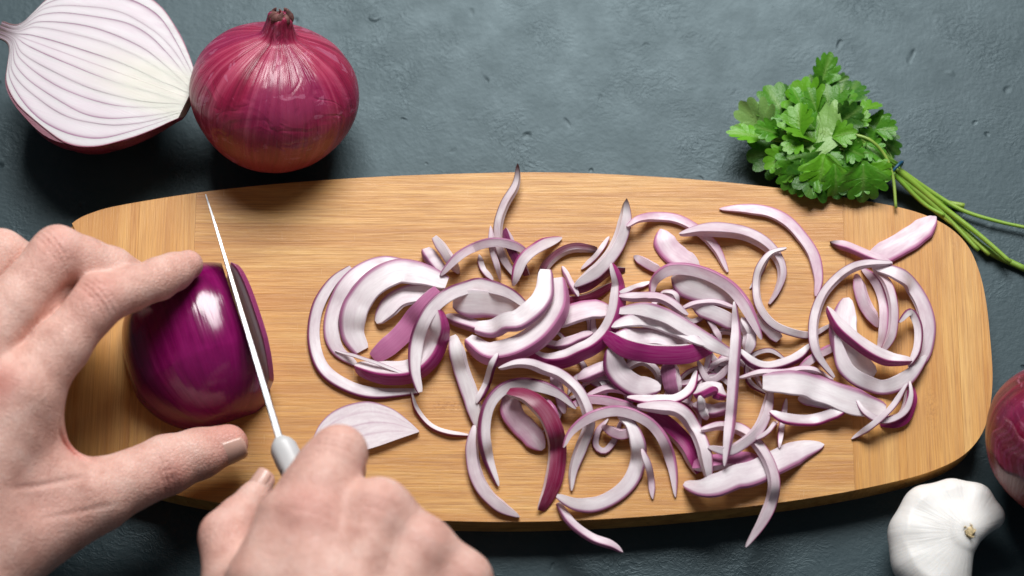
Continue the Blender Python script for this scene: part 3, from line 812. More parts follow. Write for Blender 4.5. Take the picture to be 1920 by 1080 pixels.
    for s in (0.0,):
        u = np.cross(dv, [0, 0, 1.0]); u /= np.linalg.norm(u); wv = np.cross(u, dv)
        pts = [band+dv*(0.1+s)+u*(0.46*math.cos(a))+wv*(0.46*math.sin(a)) for a in np.linspace(0, 2*math.pi, 25)]
        vv, ff = tube(pts, [0.07]*25, 8); mesh('rubber_band', vv, ff, BAND, root)
build_parsley()

# ================================================================== sliced onion
PROF = [(-1.0, .86, .24), (-.93, 1, .18), (-.62, 1, .06), (.30, 1, .10), (.70, 1, .27), (.90, 1, .66), (1.0, .86, 1), (1.06, 0, 1), (1.0, -.86, 1), (.90, -1, .66),
        (.70, -1, .27), (.30, -1, .10), (-.62, -1, .06), (-.93, -1, .18), (-1.0, -.86, .24), (-.95, 0, .20)]
CO = {'mag': (0.33, 0.008, 0.15), 'pur': (0.17, 0.008, 0.085), 'crim': (0.21, 0.004, 0.045), 'pink': (0.50, 0.16, 0.33), 'lil': (0.36, 0.13, 0.25), 'brn': (0.10, 0.015, 0.03)}
PXCM = 1/43.0
HM_X0, HM_Y0, HM_H = -16.0, -14.0, 0.10
HM = np.zeros((400, 260), np.float32)          # height of the pile so far
def foot(x, y, r):
    i0, i1 = int((x-r-HM_X0)/HM_H), int((x+r-HM_X0)/HM_H)+1
    j0, j1 = int((y-r-HM_Y0)/HM_H), int((y+r-HM_Y0)/HM_H)+1
    return slice(max(i0, 0), max(min(i1, 400), 1)), slice(max(j0, 0), max(min(j1, 260), 1))
def slice_geometry(pts, w, h=8, roll=0.0, t0=.25, t1=.25, flip=False, d0=0, d1=0, lift=None, seed=0, drop=(0, 0), z=None, fat=None, hug=0.82):
    """a strip of one onion layer swept along its path; settles on whatever lies under it"""
    n = max(20, min(64, int(sum(math.dist(a, b) for a, b in zip(pts, pts[1:]))/6)))
    path = catmull(pts, n); s = np.linspace(0, 1, n)
    rl = np.radians(np.interp(s, np.linspace(0, 1, len(roll)), roll)) if isinstance(roll, (list, tuple)) else np.full(n, math.radians(roll))
    def tp(t): return (1-t0)*np.clip(s/0.22, 0, 1)**0.6+t0 if t == 0 else (1-t1)*np.clip((1-s)/0.22, 0, 1)**0.6+t1
    tap = tp(0)*tp(1)
    if fat: tap = tap*np.interp(s, np.linspace(0, 1, len(fat)), fat)
    tap = tap*(1+0.05*vnoise(s*7+seed, seed))
    if isinstance(roll, float) and roll == 0.0 and 12 < w < 40 and z is None:
        # lies tipped: the bright cut face and one wall of the strip both show
        q_ = np.random.default_rng(seed+77).uniform(); tip = -22-14*q_ if q_ < 0.72 else 12+14*q_
        rl = rl+math.radians(tip)*np.interp(s, [0, 0.25, 0.75, 1], [0.6, 1, 1.1, 0.5]); h, w = min(w*0.48, 15), w*0.80
    W = w*(0.92 if 18 < w < 34 else 1.0)*PXCM*0.5*tap; H = h*PXCM*0.5*(0.45+0.55*np.clip(tap, 0, 1.2))
    eff_w = np.abs(np.cos(rl))*W+np.abs(np.sin(rl))*H; eff_h = np.abs(np.cos(rl))*H+np.abs(np.sin(rl))*W
    zz = np.full(n, 0.4)
    for it in range(3):
        xy = np.array([P(a[0], a[1], q)[:2] for a, q in zip(path, zz)])
        sup = np.array([HM[foot(x, y, max(ew*0.7, 0.06))].max() if HM[foot(x, y, max(ew*0.7, 0.06))].size else 0 for (x, y), ew in zip(xy, eff_w)])*hug
        k = 3
        pad = np.pad(sup, k, mode='edge'); sup = np.max([pad[i:i+n] for i in range(2*k+1)], axis=0)
        g = np.exp(-np.linspace(-1.6, 1.6, 9)**2); g /= g.sum()
        sup = np.convolve(np.pad(sup, 4, mode='edge'), g, 'valid')
        if z is not None: sup = np.interp(s, np.linspace(0, 1, len(z)), z)
        zz = sup+eff_h+0.02
        if lift: zz = zz+np.interp(s, np.linspace(0, 1, len(lift)), lift)
        zz = zz-drop[0]*np.clip(1-s/0.35, 0, 1)**2-drop[1]*np.clip(1-(1-s)/0.35, 0, 1)**2
    zz = zz+0.03*vnoise(s*5+seed*2, seed+3)
    C = np.column_stack([xy, zz])
    for (x, y), ew, ht in zip(xy, eff_w, zz+eff_h):
        a = foot(x, y, max(ew*0.8, 0.05)); HM[a] = np.maximum(HM[a], ht)
    T = np.gradient(C, axis=0); T /= np.linalg.norm(T, axis=1)[:, None]+1e-9
    turn = np.cross(T[:-1, :2], T[1:, :2]).sum()
    sgn = (-1.0 if turn > 0 else 1.0)*(-1.0 if flip else 1.0)
    v, sk, oc, dry = [], [], [], []
    Ls = np.concatenate([[0], np.cumsum(np.linalg.norm(np.diff(C, axis=0), axis=1))])
    for i in range(n):
        U = np.array([-T[i][1], T[i][0], 0.0]); U /= np.linalg.norm(U)+1e-9; U *= sgn
        Z = np.cross(T[i], U)*sgn
        if Z[2] < 0: Z = -Z
        r = rl[i]+0.12*vnoise(np.array([s[i]*3+seed]), seed+9)[0]
        U2 = U*math.cos(r)+Z*math.sin(r); Z2 = -U*math.sin(r)+Z*math.cos(r)
        bow = 0.10*W[i]
        dd = max(max(0, 1-s[i]/0.16)*d0, max(0, 1-(1-s[i])/0.16)*d1)
        for u, q, k in PROF:
            v.append(C[i]+U2*(u*W[i]-bow*q*q)+Z2*(q*H[i]))
            sk.append(min(1, k)); oc.append((Ls[i]+seed*5, u*W[i]*2, q*H[i]*2)); dry.append(min(1, dd*1.3))
    m = len(PROF); fs = grid_faces(n, m, True)
    if sgn < 0: fs = [f[::-1] for f in fs]
    fs += [tuple(range(m)), tuple(range((n-1)*m, n*m))[::-1]]
    return np.array(v), fs, {'skin': sk, 'oc': oc, 'dry': dry}
_seed = [0]
def sl(label, pts, w, c='mag', p=0.25, **kw):
    _seed[0] += 1
    v, f, at = slice_geometry(pts, w, seed=_seed[0], **kw)
    o = mesh('onion_slice', v, f, SLICE, None, at, sharp=28, color=CO[c]+(min(1, p*1.0+0.13),))
    tag(o, label, 'onion slice', 'slices of red onion')
    return o

# ---- strips buried in the pile: only bits of them show between the others
for _i in range(26):
    _r = np.random.default_rng(500+_i)
    _a = _r.uniform(0, 6.28); _q = math.sqrt(_r.uniform(0, 1))
    _cx, _cy = 1190+215*_q*math.cos(_a), 668+95*_q*math.sin(_a)
    _h = _r.uniform(0, 6.28); _b = _r.uniform(0.7, 1.5)*(-1 if _i % 2 else 1); _l = _r.uniform(60, 95)
    _pts = [(_cx+_l*t*math.cos(_h+_b*t), _cy+_l*t*math.sin(_h+_b*t)) for t in (-.9, -.5, 0, .5, .9)]
    _o = sl('thin pinkish onion strip buried in the pile, only bits of it showing', _pts, _r.uniform(7, 14), ('pink', 'lil', 'mag', 'pur')[_i % 4], _r.uniform(.2, .6), roll=_r.uniform(-30, 25), hug=0.5, h=9, t0=.1, t1=.1)
    _o['group'] = 'strips buried in the pile'
# ---- lowest strips, seen through the gaps of the pile
sl('dull pink strip deep in the pile under the curved white pair', [(1085, 711), (1127, 693), (1166, 686)], 32, 'lil', .8)
sl('pale upright strip in the shade between two arcs below the pile centre', [(1036, 700), (1048, 738), (1058, 775)], 24, 'lil', .5)
sl('short pale strip in the shade beside the deep crimson crescent', [(1018, 748), (1036, 772), (1044, 800)], 24, 'pink', .45)
sl('lavender arc low in the shade under the magenta bowl', [(1100, 742), (1141, 728), (1180, 736), (1215, 760)], 18, 'lil', .8)
sl('faint pink strip crossing the shade under the lavender arc', [(1065, 762), (1110, 752), (1160, 756), (1200, 770)], 20, 'pink', .75)
sl('pale strip standing in the gap left of the small purple nub', [(1252, 680), (1258, 708), (1264, 740)], 18, 'lil', .45, h=30, roll=55)
sl('small curl of lavender onion inside the lower round loop', [(1140, 786), (1121, 808), (1117, 836), (1134, 846), (1153, 824), (1164, 790)], 11, 'lil', .7)
sl('pink strip under the long lilac arc below the pile centre', [(1130, 800), (1165, 815), (1195, 800)], 24, 'pink', .75)
sl('magenta outer skin half hidden left of the hanging white blade', [(1215, 775), (1255, 800), (1290, 838), (1312, 885)], 14, 'mag', .5, roll=70, h=30)
sl('pink skin strip under the hanging white blade', [(1300, 872), (1345, 866), (1390, 862), (1435, 868)], 14, 'pink', .8, roll=60, h=32)
sl('pale broad strip behind the small purple nub', [(1300, 760), (1335, 772), (1370, 760)], 30, 'lil', .6)
sl('lilac loop in the gap under the long pointed strip', [(1308, 676), (1327, 712), (1352, 704), (1370, 678)], 15, 'pur', .5)
sl('dark purple sliver on bare wood above the pale double strip', [(1322, 588), (1336, 612), (1352, 640)], 12, 'brn', .8, t1=.1)
sl('white strip in the shade left of the upright white wedge', [(836, 594), (866, 604), (900, 616), (930, 630)], 30, 'lil', .5)
sl('pale lilac strip under the wide white pair, left of centre', [(930, 660), (975, 650), (1010, 640)], 26, 'lil', .6)
sl('lilac strip low in the shade right of the wide white pair', [(1040, 650), (1075, 640), (1110, 625)], 26, 'lil', .6)

# ---- left group
sl('outermost left arc of the pile, white with a purple rim on bare wood', [(657, 501), (622, 530), (594, 580), (588, 640), (606, 692), (650, 724), (705, 738), (786, 734)], 24, 'pur', .25, t0=.35, t1=.35, roll=8)
sl('second arc from the left end, grey white with a thin purple rim', [(796, 512), (752, 496), (706, 496), (660, 520), (630, 565), (620, 615), (632, 655), (668, 684)], 30, 'lil', .22, roll=-10)
sl('small blunt white piece behind the left spiral', [(797, 470), (812, 490), (828, 512)], 32, 'lil', .3, t0=.7, t1=.7)
sl('upright white stub at the top of the left spiral', [(815, 446), (836, 476), (860, 512)], 24, 'lil', .12, t0=.6)
sl('broad concave white piece inside the left spiral', [(838, 556), (790, 548), (742, 562), (706, 604)], 46, 'lil', .15, roll=-30)
sl('thick white inner arc of the left spiral', [(838, 530), (790, 513), (740, 511), (696, 534), (668, 578), (660, 622), (678, 658)], 46, 'lil', .10, t0=.5, t1=.55, roll=-6)
sl('bright pink skin piece across the open middle of the left spiral', [(822, 545), (784, 590), (748, 632), (700, 672)], 12, 'pink', .55, roll=72, h=38)
sl('white crescent with a vivid purple back at the foot of the left spiral', [(668, 690), (712, 700), (768, 698), (806, 668), (824, 620), (818, 575)], 36, 'mag', .12, roll=30, h=30)
sl('thin white membrane strand over the foot of the left spiral', [(628, 657), (665, 668), (705, 680), (764, 704)], 6, 'lil', .1, h=5)

# ---- top of the pile
sl('tall thin strip with a dark dry tip reaching past the board edge', [(971, 308), (967, 345), (945, 385), (933, 430), (942, 480), (972, 528)], 20, 'brn', .55, d0=1.0, t0=.08, lift=(.5, .3, 0))
sl('narrow pale strip close beside the tall dark tipped strip', [(920, 424), (923, 470), (938, 526)], 13, 'lil', .5, t0=.1)
sl('dark purple narrow strip leaning under the tall dark tipped strip', [(946, 428), (960, 468), (988, 516)], 10, 'pur', .6, t0=.1, roll=50, h=18)
sl('tiny pale sliver behind the top of the wide ring', [(898, 478), (906, 506), (924, 526)], 11, 'lil', .3, t0=.1)
sl('lavender arch over the top of the pile, left of the dark tips', [(826, 516), (860, 480), (900, 459), (935, 454), (968, 461), (998, 480)], 20, 'lil', .55)
sl('brown dried skin strip bent at the top of the pile', [(1120, 468), (1078, 464), (1046, 476), (1022, 500), (1012, 530)], 9, 'brn', .6, d0=.9, roll=60, h=18)
sl('dark magenta lower strip nested in the magenta rimmed bowl', [(1040, 566), (1100, 558), (1148, 534)], 9, 'crim', .4, roll=50, h=16)
sl('dark magenta upper strip nested in the magenta rimmed bowl', [(1046, 548), (1098, 540), (1142, 510), (1172, 506)], 8, 'crim', .4, roll=50, d1=.6, h=14)
sl('small pale sliver standing in the magenta rimmed bowl', [(1054, 500), (1068, 528), (1084, 556)], 14, 'lil', .5)
sl('white strip with a magenta back curving at the top of the pile', [(1053, 446), (1010, 462), (978, 490), (962, 535)], 22, 'mag', .2, t0=.15, roll=12)
sl('large white wedge with a hair thin brown tip', [(1174, 374), (1172, 418), (1155, 466), (1122, 506), (1078, 536)], 32, 'lil', .12, d0=.9, t0=.05, lift=(.4, .1, 0))
sl('slim pale strip along the large white wedge', [(1142, 445), (1118, 480), (1090, 505)], 10, 'lil', .3)
sl('shiny pale lilac band across the magenta rimmed bowl', [(1026, 606), (1060, 592), (1106, 582), (1146, 580)], 42, 'pink', .28, roll=-20)
sl('magenta rimmed bowl shaped arc in the pile centre', [(1150, 496), (1160, 540), (1154, 592), (1130, 634), (1088, 664), (1042, 677), (1008, 674), (988, 660)], 24, 'mag', .15, roll=34, h=26, t0=.2)

# ---- middle pieces on the right half
sl('pink strip arching over bare wood right of the brown tip', [(1176, 424), (1198, 410), (1236, 406), (1274, 412), (1312, 434), (1343, 466), (1364, 510)], 19, 'pink', .75, roll=-15)
sl('rosy leaf shaped piece pointing up from the right half', [(1238, 430), (1250, 462), (1276, 486), (1310, 502)], 40, 'pink', .6, t0=.08)
sl('small strip with a dark red tip left of the rosy leaf shape', [(1189, 481), (1214, 496), (1242, 510)], 20, 'pink', .45, d0=.5, t0=.1)
sl('thin dry white shred beside the small red tipped strip', [(1160, 550), (1190, 540), (1220, 530)], 10, 'lil', .1)
sl('white broad strip under the big lilac arc', [(1262, 518), (1288, 536), (1320, 547), (1356, 554), (1384, 566)], 44, 'lil', .06, roll=-20)
sl('small white and magenta curl left of the big lilac arc', [(1236, 560), (1248, 549), (1264, 552), (1272, 568)], 17, 'mag', .15)
sl('pale broad strip below the thin lilac arch', [(1300, 574), (1345, 592), (1384, 612)], 32, 'lil', .2, roll=-20)
sl('thin lilac arch above the pale broad strip', [(1274, 580), (1305, 568), (1343, 566), (1378, 577)], 13, 'lil', .5)
sl('white end piece right of the hanging white blade, near bare wood', [(1421, 590), (1440, 614), (1460, 636)], 32, 'lil', .2, t1=.7)
sl('white blunt piece touching the top of the hanging white blade', [(1392, 598), (1406, 628), (1402, 664)], 30, 'lil', .12)
sl('big lilac arc sweeping down the right half of the pile', [(1221, 552), (1227, 526), (1252, 506), (1288, 504), (1332, 516), (1370, 538), (1397, 570), (1416, 608), (1428, 636)], 30, 'pink', .5, t1=.15)
sl('pink topmost curved strip near the parsley', [(1349, 392), (1393, 391), (1440, 397), (1475, 414), (1502, 442), (1526, 478), (1535, 522), (1530, 556)], 23, 'pink', .7, roll=-10, t0=.08)
sl('wide lilac hook shaped strip below the topmost strip', [(1274, 440), (1312, 431), (1355, 430), (1398, 437), (1434, 456), (1459, 484), (1467, 514), (1457, 546), (1442, 570)], 32, 'lil', .5, t0=.08, fat=(1, 1.15, 1, .65, .5))
sl('thin membrane shred inside the wide hook shaped strip', [(1443, 478), (1424, 517), (1406, 541)], 7, 'lil', .1, h=5)
sl('thin white ring arc opening to the wide hook shaped strip', [(1474, 466), (1444, 475), (1423, 503), (1417, 538), (1423, 574), (1446, 605), (1480, 622), (1520, 628), (1560, 608)], 17, 'pur', .22)
sl('white arc with a purple rim bridging the pile and the right coil', [(1522, 646), (1494, 672), (1448, 688), (1410, 683), (1382, 660)], 25, 'pur', .18)
sl('lilac short strip behind the foot of the right coil', [(1498, 690), (1535, 664), (1572, 645)], 18, 'pink', .6)
sl('thin pink strip just above the broad white blade', [(1384, 709), (1430, 702), (1490, 698), (1535, 702), (1562, 712)], 14, 'pink', .3)

# ---- striped lens shaped group in the centre
sl('broad pale piece with a dark purple edge under the magenta crescent', [(1144, 655), (1156, 696), (1190, 724), (1238, 732)], 40, 'pur', .3)
sl('lavender strip on top of the striped lens shape', [(1160, 556), (1208, 558), (1252, 570), (1288, 594)], 22, 'lil', .65)
sl('grey white concave piece inside the striped lens shape', [(1150, 632), (1194, 630), (1240, 632), (1290, 650)], 34, 'lil', .25, roll=-15)
sl('vivid magenta crescent along the foot of the striped lens shape', [(1134, 628), (1172, 652), (1226, 664), (1284, 664), (1338, 650)], 14, 'mag', .08, roll=58, h=34, t0=.15, t1=.1)
sl('white middle stripe of the lens shape', [(1146, 612), (1184, 600), (1229, 604), (1276, 624), (1322, 648)], 26, 'lil', .12, roll=-8)
sl('white upper stripe of the lens shape tapering to a long point', [(1152, 584), (1204, 580), (1247, 592), (1289, 615), (1332, 642), (1388, 672)], 28, 'lil', .10, t1=.1, roll=6)

# ---- wide ring and double piece, left of centre
sl('white broad wall of the wide ring', [(850, 572), (890, 570), (935, 574), (985, 584)], 50, 'lil', .10, roll=-25)
sl('wide white ring arc with a thin purple rim beside the spiral', [(787, 736), (777, 690), (783, 632), (808, 580), (852, 547), (905, 537), (955, 550), (992, 578)], 27, 'pur', .16, t0=.35, roll=8)
sl('lower of the white pair, swept up with a lilac back', [(1050, 526), (1046, 578), (1014, 626), (966, 656), (916, 664), (878, 640)], 40, 'pink', .06, roll=24, h=28, t0=.5, t1=.5)
sl('upper of the white pair, swept up to a blunt end', [(1024, 508), (1018, 558), (984, 594), (938, 618), (892, 616)], 36, 'lil', .06, h=16, t0=.55, t1=.5, roll=8)
sl('upright white wedge standing below the wide ring', [(850, 636), (861, 684), (882, 745), (896, 800)], 38, 'lil', .05, t0=.45, t1=.3)
sl('thin wire like strip with a red edge on bare wood', [(771, 736), (781, 768), (806, 798), (838, 812), (881, 817)], 9, 'crim', .1, roll=20)

# ---- lower left group
sl('pale outer strip curling to a point at the lower left of the pile', [(890, 800), (884, 840), (890, 885), (908, 922), (938, 950), (974, 969)], 30, 'lil', .35, t1=.08)
sl('white strip rising from the lower left loop to the wide pair', [(894, 756), (916, 716), (934, 682)], 17, 'pur', .15)
sl('pink inner sheet left of the deep crimson crescent', [(950, 738), (962, 780), (992, 812), (1018, 842)], 40, 'pink', .85, roll=-20, t0=.3)
sl('white lower left loop with a dark purple edge', [(1080, 766), (1050, 739), (1010, 723), (970, 720), (937, 733), (914, 765), (906, 810), (914, 858), (934, 912)], 29, 'pur', .15, t0=.12, t1=.12)
sl('long white hook falling from the pile to a point, lower centre', [(936, 698), (970, 689), (1010, 690), (1048, 702), (1081, 728), (1100, 763), (1105, 798), (1091, 838), (1076, 880), (1071, 920)], 27, 'lil', .15, t0=.12, t1=.12)
sl('deep crimson crescent standing on edge below the pile', [(953, 734), (990, 744), (1024, 775), (1042, 815), (1045, 858), (1036, 908), (1014, 958)], 12, 'crim', .55, roll=(50, 70, 78, 70, 50), h=32, t0=.2, t1=.06)
sl('lilac tail hanging over the near board edge, lower centre', [(1046, 944), (1070, 980), (1108, 1008), (1148, 1023), (1167, 1036)], 20, 'lil', .5, t0=.5, t1=.06)
sl('lower round white loop', [(1044, 930), (1080, 946), (1122, 945), (1164, 922), (1190, 888), (1198, 842), (1184, 798), (1160, 780)], 30, 'lil', .12, roll=-12)

# ---- lower right group
sl('white arc with magenta underside above the long lilac arc', [(1176, 748), (1217, 753), (1263, 750), (1294, 730), (1306, 696)], 17, 'mag', .1, roll=15)
sl('thin lilac sliver hanging beside the lower round loop', [(1204, 842), (1219, 885), (1224, 936)], 12, 'lil', .6, t1=.1)
sl('long lilac arc falling right of the lower round loop', [(1056, 838), (1072, 808), (1110, 780), (1160, 770), (1208, 786), (1242, 820), (1261, 873), (1267, 932)], 25, 'pink', .4, t0=.12, t1=.08)
sl('white falling strip with a magenta edge, left of the hanging white blade', [(1196, 762), (1236, 762), (1272, 768), (1300, 798), (1320, 842), (1331, 908)], 32, 'mag', .2, t1=.08)
sl('small purple nub in the lower right of the pile', [(1304, 740), (1332, 730), (1360, 742)], 34, 'mag', .1, roll=45, h=16)
sl('short white stub below the small purple nub', [(1310, 752), (1317, 768), (1325, 786)], 19, 'lil', .05, t1=.2)
sl('translucent white leaf shaped strip at the near right board edge', [(1283, 908), (1318, 916), (1364, 904), (1411, 889), (1458, 866), (1504, 845), (1545, 834)], 42, 'lil', .18, t0=.2, t1=.06)
sl('hooked strip with a dark magenta edge hanging over the near board edge', [(1314, 806), (1349, 798), (1388, 804), (1417, 828), (1441, 864), (1452, 904), (1446, 943), (1428, 982), (1398, 1026)], 26, 'mag', .35, t1=.08)
sl('lilac white arc passing behind the hanging white blade', [(1446, 724), (1438, 770), (1422, 806), (1394, 832), (1364, 846), (1328, 838)], 25, 'lil', .4)
sl('thin pink shred joined to the hooked strip', [(1419, 824), (1438, 811), (1457, 793)], 8, 'pink', .4)
sl('hanging white blade, narrow and straight on top of the pile', [(1376, 570), (1381, 622), (1377, 690), (1371, 780), (1359, 874)], 25, 'lil', .28, t0=.15, t1=.12)
sl('thin straight pink strip on bare wood under the broad white blade', [(1474, 748), (1466, 795), (1461, 840)], 10, 'pink', .4)
sl('pale flat piece inside the white bowl arc', [(1498, 748), (1535, 752), (1572, 762)], 30, 'pink', .35)
sl('white bowl arc with a magenta rim under the broad white blade', [(1444, 772), (1474, 786), (1520, 789), (1562, 778), (1594, 760)], 23, 'mag', .12, roll=18)
sl('broad white blade lying under the right coil', [(1430, 716), (1488, 718), (1545, 732), (1600, 752), (1660, 768)], 46, 'lil', .06, t0=.55, t1=.4)

# ---- right coil
sl('blush pointed piece reaching to the parsley stems', [(1755, 407), (1722, 437), (1680, 464), (1630, 488)], 42, 'pink', .55, t0=.06, t1=.4)
sl('dusky strip with a thin brown tip above the right coil', [(1556, 455), (1594, 465), (1632, 481), (1672, 496)], 24, 'pink', .6, d0=.8, t0=.06)
sl('magenta skinned scrap at the foot of the right coil', [(1708, 722), (1706, 756), (1690, 786), (1650, 792)], 10, 'mag', .4, roll=60, h=24)
sl('pink translucent sheet in the middle of the right coil', [(1606, 516), (1618, 564), (1646, 612)], 30, 'pink', .65)
sl('broad milky sheet at the left inside of the right coil', [(1586, 560), (1580, 624), (1598, 674), (1640, 702)], 50, 'lil', .18, roll=-20)
sl('lilac left strip of the pair inside the right coil', [(1616, 502), (1644, 530), (1658, 570), (1658, 620), (1648, 656)], 22, 'pink', .45)
sl('magenta edged right strip of the pair inside the right coil', [(1638, 505), (1664, 532), (1676, 578), (1672, 628), (1654, 662)], 20, 'mag', .35)
sl('glassy outer arc on the right side of the right coil', [(1636, 500), (1678, 512), (1712, 540), (1734, 580), (1740, 624), (1728, 672), (1700, 706)], 32, 'lil', .35, roll=-15)
sl('white bottom arc of the right coil', [(1567, 630), (1584, 688), (1622, 718), (1660, 726), (1702, 708), (1736, 668)], 30, 'lil', .10, roll=-12)
sl('thin inner arc at the right of the right coil', [(1686, 604), (1706, 586), (1722, 612), (1720, 656), (1704, 688)], 18, 'pur', .25)
sl('white strip with a dark magenta underside across the right coil', [(1550, 578), (1577, 616), (1618, 650), (1660, 672), (1708, 678)], 24, 'mag', .12, roll=20, t0=.1, h=20)
sl('purple outlined left loop of the right coil', [(1672, 493), (1620, 495), (1582, 511), (1546, 547), (1528, 588), (1524, 630), (1533, 666), (1564, 708)], 21, 'pur', .35)
sl('thin white loop below the right coil', [(1706, 716), (1708, 745), (1694, 775), (1658, 790), (1622, 774), (1604, 748)], 11, 'lil', .25, h=8)
sl('thin white tail crossing the loop below the right coil', [(1700, 720), (1672, 764), (1632, 800), (1597, 823)], 11, 'lil', .2, h=8, t1=.2)

# ---- the flat slice that lies by the knuckles
def build_flat_slice():
    arc = catmull([(588, 818), (600, 795), (622, 773), (655, 758), (694, 753), (735, 766), (765, 788), (786, 808)], 50)
    chord = catmull([(604, 858), (660, 850), (704, 838), (750, 822), (785, 810)], 50)
    nq, n = 40, 50; v, sk, oc = [], [], []
    for side in (1, 0):
        for i in range(n):
            for j in range(nq):
                q = j/(nq-1); z = 0.04+0.24*side+0.10*math.sin(math.pi*i/(n-1))
                p = P(*(chord[i]*(1-q)+arc[i]*q), z); v.append(p)
                ln = [0.40*max(0, 1-abs(q-c)/w) for c, w in ((0.30, .035), (0.54, .04), (0.78, .04))]
                sk.append(max(max(ln), 0.85*max(0, (q-0.95)/0.05), 0.10*(q > .78))); oc.append((q*9, i*0.08, side))
    o2 = n*nq
    fs = grid_faces(n, nq)+[f[::-1] for f in grid_faces(n, nq, off=o2)]
    for i in range(n-1):
        a, b = i*nq+nq-1, (i+1)*nq+nq-1; fs.append((b, a, a+o2, b+o2)); a, b = i*nq, (i+1)*nq; fs.append((a, b, b+o2, a+o2))
    for j in range(nq-1):
        fs.append((j, j+1, j+1+o2, j+o2)); a = (n-1)*nq+j; fs.append((a+1, a, a+o2, a+1+o2))
    o = mesh('onion_slice', v, fs, SLICE, None, {'skin': sk, 'oc': oc, 'dry': np.zeros(len(v))}, sharp=40, color=CO['lil']+(.35,))
    tag(o, 'flat pale half round slice lying beside the curled index finger', 'onion slice', 'slices of red onion')
build_flat_slice()

# ================================================================== hands
def redness(v, spots):
    r = np.zeros(len(v))
    for p, rad, a in spots: r = np.maximum(r, a*np.exp(-(np.linalg.norm(v-np.asarray(p), axis=1)/rad)**2))
    return r
def nail(parent, tip, d, n, r, ln, wid):
    d = np.asarray(d, float)/np.linalg.norm(d); n = np.asarray(n, float); n -= d*(n@d); n /= np.linalg.norm(n); s = np.cross(d, n)
    v = []; N1, N2 = 12, 12
    for i in range(N1):
        for j in range(N2):
            u, a = i/(N1-1), (j/(N2-1)-0.5)*2
            end = math.sqrt(max(0, 1-abs(a)**3*0.6))
            x = ln*(u*(0.75+0.25*end)-0.55)
            an = a*wid
            rr = r*(1.0+0.03-0.10*u*u)
            v.append(np.asarray(tip)+d*x+(n*math.cos(an)+s*math.sin(an))*rr)
    o = mesh('nail', v, grid_faces(N1, N2), NAIL, parent)
    md = o.modifiers.new('thick', 'SOLIDIFY'); md.thickness = 0.0006; md.offset = 0
